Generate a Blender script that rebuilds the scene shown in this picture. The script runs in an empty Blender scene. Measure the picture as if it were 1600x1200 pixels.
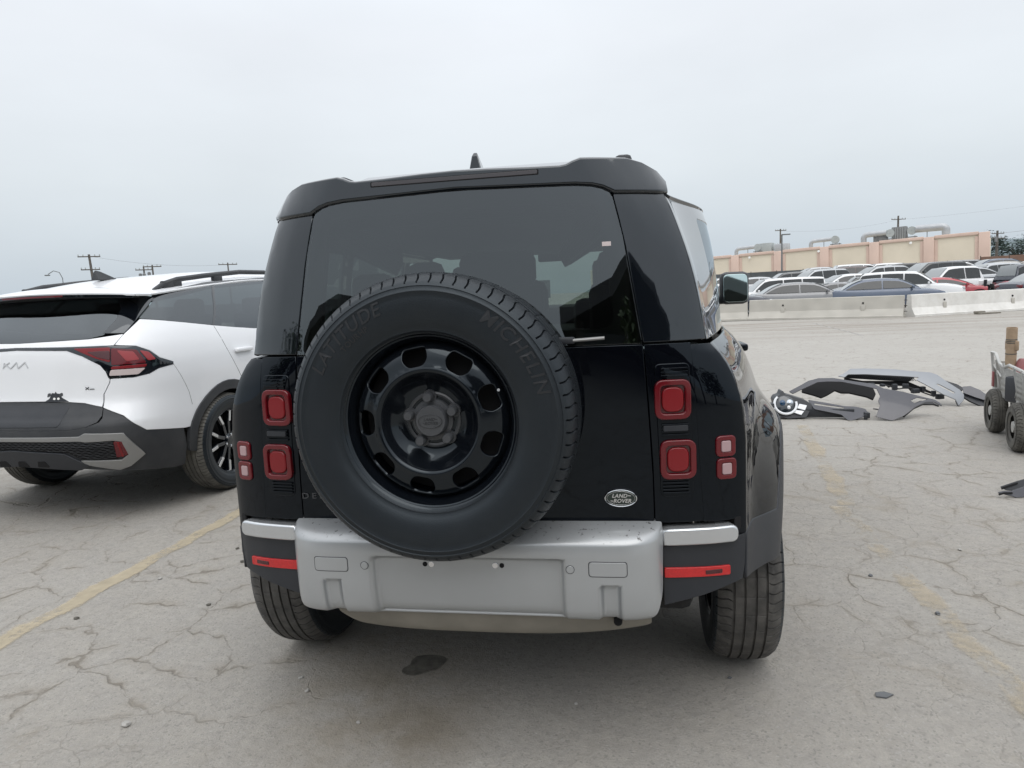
import bpy, bmesh, math, random
from mathutils import Vector, Matrix
from mathutils.geometry import delaunay_2d_cdt
R = math.radians
scene = bpy.context.scene
COL = scene.collection
random.seed(7)

# ------------------------------------------------------------------ camera
cam_data = bpy.data.cameras.new('camera'); cam = bpy.data.objects.new('camera', cam_data); COL.objects.link(cam)
cam_data.sensor_width = 36; cam_data.lens = 1074.9/1600*36; cam_data.clip_start = .05; cam_data.clip_end = 6000
yaw, pitch, roll = R(9.93), R(-7.32), R(-2.75)
fwd = Vector((-math.sin(yaw)*math.cos(pitch), math.cos(yaw)*math.cos(pitch), math.sin(pitch)))
rgt = Vector((math.cos(yaw), math.sin(yaw), 0)); upv = rgt.cross(fwd)
r2 = math.cos(roll)*rgt + math.sin(roll)*upv; u2 = -math.sin(roll)*rgt + math.cos(roll)*upv
cam.matrix_world = Matrix(((r2.x, u2.x, -fwd.x, .498), (r2.y, u2.y, -fwd.y, -1.995), (r2.z, u2.z, -fwd.z, 1.455), (0, 0, 0, 1)))
scene.camera = cam

# ------------------------------------------------------------------ overcast sky, weak very soft sun, exposure
SUN_EL, SUN_AZ = R(58), R(160)
world = bpy.data.worlds.new('World'); scene.world = world; world.use_nodes = True
nt = world.node_tree; nt.nodes.clear()
def wn(t, **k):
    n = nt.nodes.new(t)
    for a, b in k.items(): setattr(n, a, b)
    return n
w_out = wn('ShaderNodeOutputWorld')
nish = wn('ShaderNodeTexSky', sky_type='NISHITA', sun_disc=False, sun_elevation=SUN_EL, sun_rotation=SUN_AZ, air_density=1.2, dust_density=4)
bg1 = wn('ShaderNodeBackground'); bg1.inputs[1].default_value = .10; nt.links.new(nish.outputs[0], bg1.inputs[0])
tc = wn('ShaderNodeTexCoord'); sep = wn('ShaderNodeSeparateXYZ'); nt.links.new(tc.outputs['Generated'], sep.inputs[0])
ramp = wn('ShaderNodeValToRGB'); cr = ramp.color_ramp
cr.elements[0].position = 0.0; cr.elements[0].color = (.58, .665, .745, 1)
cr.elements[1].position = 1.0; cr.elements[1].color = (1.95, 1.98, 2.03, 1)
for p, c in ((.06, (.655, .727, .79, 1)), (.16, (.775, .832, .875, 1)), (.33, (.88, .92, .97, 1)), (.40, (.93, .98, 1.04, 1)), (.60, (1.38, 1.42, 1.48, 1))):
    e = cr.elements.new(p); e.color = c
nt.links.new(sep.outputs['Z'], ramp.inputs[0])
mp = wn('ShaderNodeMapping'); mp.inputs['Scale'].default_value = (1, 1, 2.6); nt.links.new(tc.outputs['Generated'], mp.inputs[0])
nz = wn('ShaderNodeTexNoise'); nz.inputs['Scale'].default_value = 1.7; nz.inputs['Detail'].default_value = 5; nz.inputs['Roughness'].default_value = .5
nt.links.new(mp.outputs[0], nz.inputs['Vector'])
cl = wn('ShaderNodeMapRange'); cl.inputs[1].default_value = .3; cl.inputs[2].default_value = .7; cl.inputs[3].default_value = .93; cl.inputs[4].default_value = 1.06
nt.links.new(nz.outputs['Fac'], cl.inputs[0])
mul = wn('ShaderNodeVectorMath', operation='SCALE'); nt.links.new(ramp.outputs[0], mul.inputs[0]); nt.links.new(cl.outputs[0], mul.inputs['Scale'])
bg2 = wn('ShaderNodeBackground'); bg2.inputs[1].default_value = 1.0; nt.links.new(mul.outputs[0], bg2.inputs[0])
mx = wn('ShaderNodeMixShader'); mx.inputs[0].default_value = .93
nt.links.new(bg1.outputs[0], mx.inputs[1]); nt.links.new(bg2.outputs[0], mx.inputs[2]); nt.links.new(mx.outputs[0], w_out.inputs[0])
sun_data = bpy.data.lights.new('sun', 'SUN'); sun_data.energy = .9; sun_data.angle = R(50); sun_data.color = (1, .97, .93)
sun = bpy.data.objects.new('sun', sun_data); COL.objects.link(sun)
sd = Vector((math.sin(SUN_AZ)*math.cos(SUN_EL), math.cos(SUN_AZ)*math.cos(SUN_EL), math.sin(SUN_EL)))
sun.rotation_euler = sd.to_track_quat('Z', 'Y').to_euler(); sun.location = (0, 0, 30)
cy = scene.cycles; cy.max_bounces = 7; cy.diffuse_bounces = 2; cy.glossy_bounces = 4; cy.transmission_bounces = 4; cy.transparent_max_bounces = 10; cy.use_adaptive_sampling = True; cy.adaptive_threshold = .02
vs = scene.view_settings; vs.view_transform = 'Standard'; vs.look = 'None'; vs.exposure = 0; vs.gamma = 1; vs.use_curve_mapping = False

# ------------------------------------------------------------------ materials
MATS = {}
def nodes_of(name):
    m = bpy.data.materials.new(name); m.use_nodes = True; n = m.node_tree
    b = n.nodes['Principled BSDF']; return m, n, b
def mat(name, col, rough=.5, metal=0, var=0, vscale=6, bump=0, bscale=60, coat=0, ior=1.5, dust=0, dustcol=(.33, .32, .30), dscale=3, emit=None, stint=None):
    """principled surface with optional noise tint, relief and a dust film"""
    m, n, b = nodes_of(name); L = n.links.new; N = n.nodes.new
    b.inputs['Base Color'].default_value = (*col, 1); b.inputs['Roughness'].default_value = rough; b.inputs['Metallic'].default_value = metal
    b.inputs['IOR'].default_value = ior; b.inputs['Coat Weight'].default_value = coat; b.inputs['Coat Roughness'].default_value = .03
    if stint: b.inputs['Specular Tint'].default_value = (*stint, 1)
    t = N('ShaderNodeTexCoord')
    csock = None
    if var:
        z = N('ShaderNodeTexNoise'); z.inputs['Scale'].default_value = vscale; z.inputs['Detail'].default_value = 6; L(t.outputs['Object'], z.inputs['Vector'])
        mr = N('ShaderNodeMapRange'); mr.inputs[1].default_value = .3; mr.inputs[2].default_value = .7; mr.inputs[3].default_value = 1-var; mr.inputs[4].default_value = 1+var; L(z.outputs['Fac'], mr.inputs[0])
        v = N('ShaderNodeVectorMath'); v.operation = 'SCALE'; v.inputs[0].default_value = col; L(mr.outputs[0], v.inputs['Scale']); csock = v.outputs[0]
    if dust:
        z = N('ShaderNodeTexNoise'); z.inputs['Scale'].default_value = dscale; z.inputs['Detail'].default_value = 9; z.inputs['Roughness'].default_value = .65; L(t.outputs['Object'], z.inputs['Vector'])
        mr = N('ShaderNodeMapRange'); mr.inputs[1].default_value = .35; mr.inputs[2].default_value = .75; mr.inputs[3].default_value = dust*.25; mr.inputs[4].default_value = dust; L(z.outputs['Fac'], mr.inputs[0])
        mxc = N('ShaderNodeMix'); mxc.data_type = 'RGBA'; mxc.inputs[6].default_value = (*col, 1); mxc.inputs[7].default_value = (*dustcol, 1); L(mr.outputs[0], mxc.inputs[0])
        if csock: L(csock, mxc.inputs[6])
        csock = mxc.outputs[2]
    if csock: L(csock, b.inputs['Base Color'])
    if bump:
        z = N('ShaderNodeTexNoise'); z.inputs['Scale'].default_value = bscale; z.inputs['Detail'].default_value = 4; L(t.outputs['Object'], z.inputs['Vector'])
        bp = N('ShaderNodeBump'); bp.inputs['Strength'].default_value = bump; bp.inputs['Distance'].default_value = .002; L(z.outputs['Fac'], bp.inputs['Height']); L(bp.outputs[0], b.inputs['Normal'])
    if emit: b.inputs['Emission Color'].default_value = (*emit[0], 1); b.inputs['Emission Strength'].default_value = emit[1]
    MATS[name] = m; return m
def add_droplets(m):
    n = m.node_tree; N = n.nodes.new; L = n.links.new; b = n.nodes['Principled BSDF']; src = b.inputs['Base Color'].links[0].from_socket
    t = N('ShaderNodeTexCoord'); z = N('ShaderNodeTexNoise'); z.inputs['Scale'].default_value = 62; z.inputs['Detail'].default_value = 4; z.inputs['Roughness'].default_value = .7; L(t.outputs['Object'], z.inputs['Vector'])
    z2 = N('ShaderNodeTexNoise'); z2.inputs['Scale'].default_value = 5; L(t.outputs['Object'], z2.inputs['Vector'])
    sx = N('ShaderNodeSeparateXYZ'); L(t.outputs['Normal'], sx.inputs[0])
    a = N('ShaderNodeMapRange'); a.inputs[1].default_value = .59; a.inputs[2].default_value = .66; L(z.outputs['Fac'], a.inputs[0])
    c = N('ShaderNodeMapRange'); c.inputs[1].default_value = .45; c.inputs[2].default_value = .8; L(sx.outputs[2], c.inputs[0])
    d = N('ShaderNodeMapRange'); d.inputs[1].default_value = .38; d.inputs[2].default_value = .55; L(z2.outputs['Fac'], d.inputs[0])
    q = N('ShaderNodeMath'); q.operation = 'MULTIPLY'; L(a.outputs[0], q.inputs[0]); L(c.outputs[0], q.inputs[1]); q2 = N('ShaderNodeMath'); q2.operation = 'MULTIPLY'; L(q.outputs[0], q2.inputs[0]); L(d.outputs[0], q2.inputs[1])
    x = N('ShaderNodeMix'); x.data_type = 'RGBA'; L(q2.outputs[0], x.inputs[0]); L(src, x.inputs[6]); x.inputs[7].default_value = (.075, .072, .068, 1); L(x.outputs[2], b.inputs['Base Color'])
def glass(name, tint, ior=1.75, dust=0):
    m = bpy.data.materials.new(name); m.use_nodes = True; n = m.node_tree; n.nodes.clear(); N = n.nodes.new; L = n.links.new
    o = N('ShaderNodeOutputMaterial'); tr = N('ShaderNodeBsdfTransparent'); tr.inputs[0].default_value = (*tint, 1)
    gl = N('ShaderNodeBsdfGlossy'); gl.inputs['Roughness'].default_value = .0; gl.inputs[0].default_value = (.88, .95, 1, 1)
    fr = N('ShaderNodeFresnel'); gm = N('ShaderNodeNewGeometry'); im = N('ShaderNodeMapRange'); im.inputs[3].default_value = ior; im.inputs[4].default_value = 1/ior; L(gm.outputs['Backfacing'], im.inputs[0]); L(im.outputs[0], fr.inputs[0]); x = N('ShaderNodeMixShader'); L(fr.outputs[0], x.inputs[0]); L(tr.outputs[0], x.inputs[1]); L(gl.outputs[0], x.inputs[2])
    last = x
    if dust:
        t = N('ShaderNodeTexCoord'); z = N('ShaderNodeTexNoise'); z.inputs['Scale'].default_value = 5; z.inputs['Detail'].default_value = 8; L(t.outputs['Object'], z.inputs['Vector'])
        mr = N('ShaderNodeMapRange'); mr.inputs[1].default_value = .4; mr.inputs[2].default_value = .8; mr.inputs[4].default_value = dust; L(z.outputs['Fac'], mr.inputs[0])
        d = N('ShaderNodeBsdfDiffuse'); d.inputs[0].default_value = (.4, .39, .37, 1); x2 = N('ShaderNodeMixShader'); L(mr.outputs[0], x2.inputs[0]); L(x.outputs[0], x2.inputs[1]); L(d.outputs[0], x2.inputs[2]); last = x2
    L(last.outputs[0], o.inputs[0]); MATS[name] = m; return m

mat('black_paint', (.0014, .0019, .0036), .03, ior=1.39, dust=.003, dscale=2, stint=(.78, .9, 1))
mat('gloss_black', (.003, .0045, .007), .04, coat=.75, ior=1.55, dust=.006, stint=(.84, .93, 1))
mat('satin_black', (.014, .017, .023), .48, bump=.25, bscale=900, dust=.05, dscale=4)
mat('dark_void', (.004, .004, .005), .9)
mat('underbody', (.012, .012, .013), .8, var=.3)
mat('silver_paint', (.41, .425, .435), .30, metal=.4, var=.04, vscale=2, coat=.15, dust=.10, dustcol=(.25, .24, .22), dscale=7)
add_droplets(MATS['silver_paint'])
mat('bright_trim', (.62, .64, .66), .22, metal=.75)
mat('chrome', (.75, .76, .78), .08, metal=1)
mat('rubber', (.0055, .0072, .0100), .42, stint=(.8, .92, 1), bump=.3, bscale=500, dust=.02, dscale=9)
mat('rubber_dusty', (.014, .014, .015), .65, bump=.4, bscale=420, dust=.75, dustcol=(.15, .142, .13), dscale=17)
mat('rubber_grey', (.035, .034, .032), .8, bump=.4, bscale=400, dust=.7, dustcol=(.20, .19, .165), dscale=9)
mat('rubber_letter', (.019, .021, .024), .4)
mat('steel_black', (.003, .0042, .0065), .10, coat=.1, ior=1.45, dust=.006, stint=(.8, .92, 1))
mat('lug', (.055, .058, .063), .28)
mat('lamp_red', (.115, .0035, .008), .15, coat=.3)
mat('lamp_red_bright', (.19, .005, .009), .3, coat=.12)
mat('lamp_red_pale', (.30, .03, .035), .3, coat=.4)
mat('lamp_dark_red', (.06, .005, .008), .15, coat=.6)
mat('brake_lens', (.035, .03, .033), .12, coat=.5)
mat('lamp_white', (.55, .47, .46), .15, coat=.8); mat('lamp_pale', (.40, .27, .28), .2, coat=.6)
mat('reflector_red', (.50, .012, .014), .22, coat=.6, var=.12, vscale=150)
mat('white_paint', (.80, .815, .835), .28, coat=.5, var=.012, vscale=2, dust=.03, dustcol=(.5, .48, .45))
mat('badge_grey', (.42, .43, .44), .35, metal=.4); mat('badge_pale', (.58, .59, .60), .3, metal=.3)
mat('clad_black', (.017, .020, .025), .55, bump=.3, bscale=800, dust=.09, dscale=5)
mat('trim_silver', (.27, .27, .265), .38, metal=.45)
mat('alloy', (.68, .69, .70), .25, metal=.75)
mat('seat', (.02, .02, .022), .7)
mat('seat_light', (.42, .45, .44), .7)
mat('badge_green', (.006, .018, .015), .2, coat=.5)
mat('tan_plastic', (.20, .185, .155), .6, var=.18, vscale=8, dust=.2, dustcol=(.22, .2, .17))
glass('tint_glass', (.24, .28, .25), 2.0)
glass('privacy_glass', (.07, .08, .08), 1.95)
glass('clear_glass', (.66, .74, .72), 1.55, dust=.10)
glass('mirror_dummy', (.3, .3, .3))
mat('mirror', (.55, .68, .68), .02, metal=1)

# ------------------------------------------------------------------ mesh helpers
def tag(o, label=None, cat=None, group=None, kind=None):
    if label: o['label'] = label
    if cat: o['category'] = cat
    if group: o['group'] = group
    if kind: o['kind'] = kind
    return o
def empty(name, loc=(0, 0, 0), rz=0, label=None, cat=None, group=None, rot=None):
    o = bpy.data.objects.new(name, None); COL.objects.link(o); o.location = loc; o.rotation_euler = rot or (0, 0, rz); o.empty_display_size = .2
    return tag(o, label, cat, group)
def link(name, me, parent=None, loc=None, rot=None, scale=None):
    o = bpy.data.objects.new(name, me); COL.objects.link(o); o.parent = parent
    if loc is not None: o.location = loc
    if rot is not None: o.rotation_euler = rot
    if scale is not None: o.scale = scale
    return o
def copy_tree(o, parent=None):
    c = o.copy(); COL.objects.link(c); c.parent = parent
    for ch in list(o.children): copy_tree(ch, c)
    return c
class MB:
    def __init__(s): s.v = []; s.f = []
    def add(s, vs, fs):
        k = len(s.v); s.v += [tuple(v) for v in vs]; s.f += [tuple(i+k for i in f) for f in fs]; return s
    def box(s, c, d, rot=None, taper=1.0):
        hx, hy, hz = d[0]/2, d[1]/2, d[2]/2; vs = []
        for z in (-hz, hz):
            k = 1 if z < 0 else taper
            for x, y in ((-hx, -hy), (hx, -hy), (hx, hy), (-hx, hy)): vs.append(Vector((x*k, y*k, z)))
        if rot is not None:
            m = rot if isinstance(rot, Matrix) else Matrix.Rotation(rot, 3, 'Z'); vs = [m @ v for v in vs]
        c = Vector(c); return s.add([v+c for v in vs], [(3, 2, 1, 0), (4, 5, 6, 7), (0, 1, 5, 4), (1, 2, 6, 5), (2, 3, 7, 6), (3, 0, 4, 7)])
    def rbox(s, c, d, r, rot=None):
        """box with chamfered edges"""
        bm = bmesh.new(); bmesh.ops.create_cube(bm, size=1)
        for v in bm.verts: v.co = Vector((v.co.x*d[0], v.co.y*d[1], v.co.z*d[2]))
        bmesh.ops.bevel(bm, geom=list(bm.edges), offset=r, segments=2, profile=.5, affect='EDGES')
        m = rot if isinstance(rot, Matrix) else (Matrix.Rotation(rot, 3, 'Z') if rot else Matrix.Identity(3)); c = Vector(c)
        bm.verts.index_update(); s.add([m @ v.co + c for v in bm.verts], [[v.index for v in f.verts] for f in bm.faces]); bm.free(); return s
    def tube(s, path, r, n=8, closed=False):
        P = [Vector(p) for p in path]; k = len(P); rings = []; prev = None
        for i, p in enumerate(P):
            a = P[(i-1) % k] if (closed or i > 0) else p; b = P[(i+1) % k] if (closed or i < k-1) else p
            t = (b-a).normalized(); ref = prev if prev is not None else (Vector((0, 0, 1)) if abs(t.z) < .9 else Vector((1, 0, 0)))
            x = (ref-t*ref.dot(t)).normalized(); prev = x; y = t.cross(x); rr = r[i] if isinstance(r, (list, tuple)) else r
            rings.append([p+(x*math.cos(2*math.pi*j/n)+y*math.sin(2*math.pi*j/n))*rr for j in range(n)])
        vs = [v for q in rings for v in q]; fs = []
        for i in range(k if closed else k-1):
            for j in range(n):
                a = i*n+j; b = i*n+(j+1) % n; c2 = ((i+1) % k)*n+(j+1) % n; d = ((i+1) % k)*n+j; fs.append((a, b, c2, d))
        if not closed: fs.append(tuple(range(n-1, -1, -1))); fs.append(tuple((k-1)*n+j for j in range(n)))
        return s.add(vs, fs)
    def lathe(s, prof, axis='y', c=(0, 0, 0), n=48, caps=False):
        """prof: list of (along axis, radius)"""
        vs = []; fs = []; m = len(prof)
        for i in range(n):
            t = 2*math.pi*i/n; ct, st = math.cos(t), math.sin(t)
            for a, r in prof:
                p = {'x': (a, r*ct, r*st), 'y': (r*ct, a, r*st), 'z': (r*ct, r*st, a)}[axis]; vs.append((p[0]+c[0], p[1]+c[1], p[2]+c[2]))
        for i in range(n):
            for j in range(m-1):
                q = (i*m+j, i*m+j+1, ((i+1) % n)*m+j+1, ((i+1) % n)*m+j); fs.append(q if axis == 'y' else q[::-1])
        if caps:
            fs.append(tuple(i*m for i in range(n))); fs.append(tuple(i*m+m-1 for i in range(n-1, -1, -1)))
        return s.add(vs, fs)
    def grid(s, fn, us, vs_):
        nu, nv = len(us), len(vs_); V = [fn(u, v) for u in us for v in vs_]
        return s.add(V, [(i*nv+j, (i+1)*nv+j, (i+1)*nv+j+1, i*nv+j+1) for i in range(nu-1) for j in range(nv-1)])
    def prism(s, pts, fn, d):
        """closed prism: pts 2-D outline, fn(a,b,depth)->3-D"""
        n = len(pts); vs = [fn(a, b, 0) for a, b in pts]+[fn(a, b, d) for a, b in pts]
        return s.add(vs, [tuple(range(n)), tuple(range(2*n-1, n-1, -1))]+[(i, i+n, (i+1) % n+n, (i+1) % n) for i in range(n)])
    def mesh(s, name, m, smooth=35, fix=True):
        me = bpy.data.meshes.new(name); me.from_pydata(s.v, [], s.f)
        if fix:
            bm = bmesh.new(); bm.from_mesh(me); bmesh.ops.recalc_face_normals(bm, faces=list(bm.faces)); bm.to_mesh(me); bm.free()
        for x in (m if isinstance(m, (list, tuple)) else [m]): me.materials.append(MATS[x])
        if smooth:
            me.polygons.foreach_set('use_smooth', [True]*len(me.polygons)); me.set_sharp_from_angle(angle=R(smooth))
        me.update(); return me
    def build(s, name, m, parent=None, smooth=35, loc=None, rot=None, bevel=0, fix=True):
        o = link(name, s.mesh(name, m, smooth, fix), parent, loc, rot)
        if bevel:
            b = o.modifiers.new('bevel', 'BEVEL'); b.width = bevel; b.segments = 2; b.limit_method = 'ANGLE'; b.angle_limit = R(40); b.harden_normals = True
        return o
def rnd(pts, r, n=4):
    """round the corners of a closed 2-D outline"""
    out = []; k = len(pts)
    for i in range(k):
        a, p, b = Vector(pts[i-1]), Vector(pts[i]), Vector(pts[(i+1) % k]); rr = r[i] if isinstance(r, (list, tuple)) else r
        if rr <= 0: out.append(tuple(p)); continue
        d1 = min(rr, (a-p).length*.48); d2 = min(rr, (b-p).length*.48); A = p+(a-p).normalized()*d1; B = p+(b-p).normalized()*d2
        for j in range(n+1):
            t = j/n; out.append(tuple(A*(1-t)**2+p*2*t*(1-t)+B*t*t))
    return out
def circ(cx, cy, r, n=32, ry=None):
    return [(cx+r*math.cos(2*math.pi*i/n), cy+(ry or r)*math.sin(2*math.pi*i/n)) for i in range(n)]
def rect(x0, x1, z0, z1): return [(x0, z0), (x1, z0), (x1, z1), (x0, z1)]
def sym(half): return half+[(-x, z) for x, z in reversed(half) if abs(x) > 1e-6]
def inside(p, poly):
    x, y = p; c = False; n = len(poly)
    for i in range(n):
        x1, y1 = poly[i]; x2, y2 = poly[i-1]
        if (y1 > y) != (y2 > y) and x < (x2-x1)*(y-y1)/(y2-y1)+x1: c = not c
    return c
def resample(pts, step):
    out = []; n = len(pts)
    for i in range(n):
        a, b = pts[i], pts[(i+1) % n]; d = math.hypot(b[0]-a[0], b[1]-a[1]); k = max(1, int(math.ceil(d/step)))
        for j in range(k): out.append((a[0]+(b[0]-a[0])*j/k, a[1]+(b[1]-a[1])*j/k))
    res = []
    for p in out:
        if not res or math.hypot(p[0]-res[-1][0], p[1]-res[-1][1]) > 1e-5: res.append(p)
    return res
def panel(name, outline, fmap, m, parent=None, step=.03, thick=.01, r=.003, holes=(), out=(0, -1, 0), mirror=False, off=0, back=False, loc=None, rot=None):
    """a pressed sheet: 2-D outline laid on the surface fmap(a,b), with rounded rim and turned-in edge"""
    loops = [resample(outline, step)]+[resample(h, step*.7) for h in holes]
    area = sum(loops[0][i-1][0]*loops[0][i][1]-loops[0][i][0]*loops[0][i-1][1] for i in range(len(loops[0])))
    if area < 0: loops[0].reverse()
    for i in range(1, len(loops)):
        L = loops[i]; ar = sum(L[k-1][0]*L[k][1]-L[k][0]*L[k-1][1] for k in range(len(L)))
        if ar > 0: L.reverse()
    pts = []; edges = []
    for L in loops:
        k = len(pts); pts += L; edges += [(k+i, k+(i+1) % len(L)) for i in range(len(L))]
    nb = len(pts); xs = [p[0] for p in loops[0]]; ys = [p[1] for p in loops[0]]
    x = math.floor(min(xs)/step)*step
    cell = {}
    for p in pts: cell.setdefault((int(p[0]//step), int(p[1]//step)), []).append(p)
    while x <= max(xs):
        y = math.floor(min(ys)/step)*step
        while y <= max(ys):
            if inside((x, y), loops[0]) and not any(inside((x, y), h) for h in loops[1:]):
                ci, cj = int(x//step), int(y//step)
                if all((p[0]-x)**2+(p[1]-y)**2 > (.45*step)**2 for a in (-1, 0, 1) for b in (-1, 0, 1) for p in cell.get((ci+a, cj+b), ())): pts.append((x, y))
            y += step
        x += step
    res = delaunay_2d_cdt([Vector(p) for p in pts], edges, [], 2, 1e-6)
    V2 = [tuple(v) for v in res[0]]; F = [tuple(f) for f in res[2]]; orig = res[3]
    def keep(f):
        c = (sum(V2[i][0] for i in f)/len(f), sum(V2[i][1] for i in f)/len(f)); return inside(c, loops[0]) and not any(inside(c, h) for h in loops[1:])
    F = [f for f in F if keep(f)]
    o2n = {}
    for i, l in enumerate(orig):
        for q in l: o2n.setdefault(q, i)
    e = 1e-3; pos = []; nor = []; sgn = None; ref = Vector(out)
    for a, b in V2:
        p = Vector(fmap(a, b)); da = Vector(fmap(a+e, b))-Vector(fmap(a-e, b)); db = Vector(fmap(a, b+e))-Vector(fmap(a, b-e)); n = da.cross(db)
        if n.length < 1e-12: n = ref.copy()
        n.normalize(); pos.append(p); nor.append(n)
    if sum(n.dot(ref) for n in nor) < 0: nor = [-n for n in nor]; flip = True
    else: flip = False
    pos = [p+n*off for p, n in zip(pos, nor)]
    V = list(pos); NN = list(nor); FF = [f[::-1] if flip else f for f in F]
    for L, k0 in zip(loops, [sum(len(q) for q in loops[:i]) for i in range(len(loops))]):
        idx = [o2n[k0+i] for i in range(len(L))]; k = len(idx); rows = [[], [], [], []]
        for i in range(k):
            p = pos[idx[i]]; n = nor[idx[i]]; t = pos[idx[(i+1) % k]]-pos[idx[i-1]]
            o = t.cross(n)
            if flip: o = -o
            o = o.normalized() if o.length > 1e-9 else n
            for q, (pp, nn) in enumerate(((p, n), (p+o*r*.6-n*r*.4, (n+o).normalized()), (p+o*r-n*r, o), (p+o*r-n*(thick+r), o))):
                rows[q].append(len(V)); V.append(pp); NN.append(nn)
        for q in range(3):
            for i in range(k):
                f = (rows[q][i], rows[q+1][i], rows[q+1][(i+1) % k], rows[q][(i+1) % k]); FF.append(f[::-1] if flip else f)
    if back:
        k = len(V); V += [p-n*thick for p, n in zip(pos, nor)]; NN += [-n for n in nor]; FF += [tuple(i+k for i in (f if flip else f[::-1])) for f in F]
    made = []
    for s in ((1, -1) if mirror else (1,)):
        me = bpy.data.meshes.new(name); me.from_pydata([(v.x*s, v.y, v.z) for v in V], [], FF if s == 1 else [f[::-1] for f in FF]); me.materials.append(MATS[m])
        me.polygons.foreach_set('use_smooth', [True]*len(me.polygons)); me.normals_split_custom_set_from_vertices([(n.x*s, n.y, n.z) for n in NN]); me.update()
        made.append(link(name, me, parent, loc, rot))
    return made if mirror else made[0]
def text_mesh(txt, size, ext=.001, shear=0, spacing=1.0, bold=0):
    cu = bpy.data.curves.new('t', 'FONT'); cu.body = txt; cu.size = size; cu.extrude = ext; cu.shear = shear; cu.align_x = 'CENTER'; cu.align_y = 'CENTER'; cu.space_character = spacing; cu.offset = bold; cu.resolution_u = 3
    o = bpy.data.objects.new('t', cu); COL.objects.link(o); dg = bpy.context.evaluated_depsgraph_get(); dg.update()
    me = o.evaluated_get(dg).to_mesh(); vs = [tuple(v.co) for v in me.vertices]; fs = [tuple(p.vertices) for p in me.polygons]
    o.evaluated_get(dg).to_mesh_clear(); bpy.data.objects.remove(o); bpy.data.curves.remove(cu); return vs, fs
TXT = {}
for key, a in dict(lr1=('LAND', .017, .0012, .25, 1.05, .0004), lr2=('ROVER', .017, .0012, .25, 1.05, .0004), defender=('DEFENDER', .034, .0015, 0, 1.5, .0002)).items(): TXT[key] = text_mesh(*a)
for ch in set('MICHELINLATITUDETOURHP'): TXT['c'+ch] = text_mesh(ch, .052, .001, .15, 1, .0006)
for ch in set('TOURHP'): TXT['s'+ch] = text_mesh(ch, .022, .0008, 0, 1, .0004)

# ------------------------------------------------------------------ body surfaces
def lerp_tab(tab,t):
    if t<=tab[0][0]: return tab[0][1]
    for (a,va),(b,vb) in zip(tab,tab[1:]):
        if t<=b:
            k=(t-a)/(b-a); return va+(vb-va)*k
    return tab[-1][1]
def smooth_tab(tab):
    # monotone-ish cubic (catmull) interpolation table
    n=len(tab); m=[]
    for i in range(n):
        if i==0: m.append((tab[1][1]-tab[0][1])/(tab[1][0]-tab[0][0]))
        elif i==n-1: m.append((tab[-1][1]-tab[-2][1])/(tab[-1][0]-tab[-2][0]))
        else:
            d0=(tab[i][1]-tab[i-1][1])/(tab[i][0]-tab[i-1][0]); d1=(tab[i+1][1]-tab[i][1])/(tab[i+1][0]-tab[i][0])
            m.append(0 if d0*d1<=0 else 2*d0*d1/(d0+d1))
    def f(t):
        if t<=tab[0][0]: return tab[0][1]+m[0]*(t-tab[0][0])
        if t>=tab[-1][0]: return tab[-1][1]+m[-1]*(t-tab[-1][0])
        for i in range(n-1):
            a,b=tab[i][0],tab[i+1][0]
            if t<=b:
                h=b-a; s=(t-a)/h; s2=s*s; s3=s2*s
                return (2*s3-3*s2+1)*tab[i][1]+(s3-2*s2+s)*h*m[i]+(-2*s3+3*s2)*tab[i+1][1]+(s3-s2)*h*m[i+1]
    return f
# --- dark off-roader body surface
DEF_REAR=smooth_tab([(0,-.004),(.3,-.002),(.55,.004),(.68,.022),(.765,.048),(.815,.075),(.86,.14),(.905,.3)])
DEF_SW=smooth_tab([(.3,.98),(.5,1.0),(.75,1.012),(.95,1.012),(1.1,1.0),(1.2,.965),(1.27,.915),(1.305,.878),(1.4,.86),(1.52,.83),(1.64,.785),(1.73,.742),(1.80,.69)])
def def_lean(z): return 0 if z<1.3 else .040*(z-1.3)/.43
def def_rear(x,z): return DEF_REAR(abs(x)/DEF_SW(z))+def_lean(z)
# --- white crossover body surface, u = distance along the plan curve from the rear centre
SP_PLAN=[(0,0),(.15,.002),(.3,.008),(.45,.022),(.58,.042),(.70,.078),(.79,.125),(.86,.185),(.91,.26),(.945,.36),(.968,.5),(.982,.7),(.992,1.0),(1.0,1.5),(1.0,2.5),(.99,3.5),(.96,4.0),(.88,4.4),(.7,4.72),(.4,4.9),(0,4.97)]
def _arc(pl):
    u=[0.]
    for a,b in zip(pl,pl[1:]): u.append(u[-1]+math.hypot(b[0]-a[0],b[1]-a[1]))
    return u
SP_U=_arc(SP_PLAN)
SP_X=smooth_tab([(u,p[0]) for u,p in zip(SP_U,SP_PLAN)]); SP_Y=smooth_tab([(u,p[1]) for u,p in zip(SP_U,SP_PLAN)])
SP_S=smooth_tab([(.25,.93),(.4,.97),(.55,.992),(.7,1.0),(.95,1.0),(1.1,.99),(1.2,.97),(1.3,.935),(1.4,.885),(1.6,.765),(1.72,.68)])
SP_R=smooth_tab([(.25,.16),(.35,.09),(.5,.03),(.62,.0),(.70,.005),(.78,.05),(.88,.10),(1.0,.115),(1.12,.125),(1.22,.14),(1.3,.18),(1.45,.31),(1.6,.46),(1.72,.56)])
def sp_map(u,z):
    a=abs(u); sg=1 if u>=0 else -1
    y0=SP_Y(a); b=max(0,1-y0/1.3)
    return (sg*SP_X(a)*SP_S(z), y0+SP_R(z)*b, z)

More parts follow.
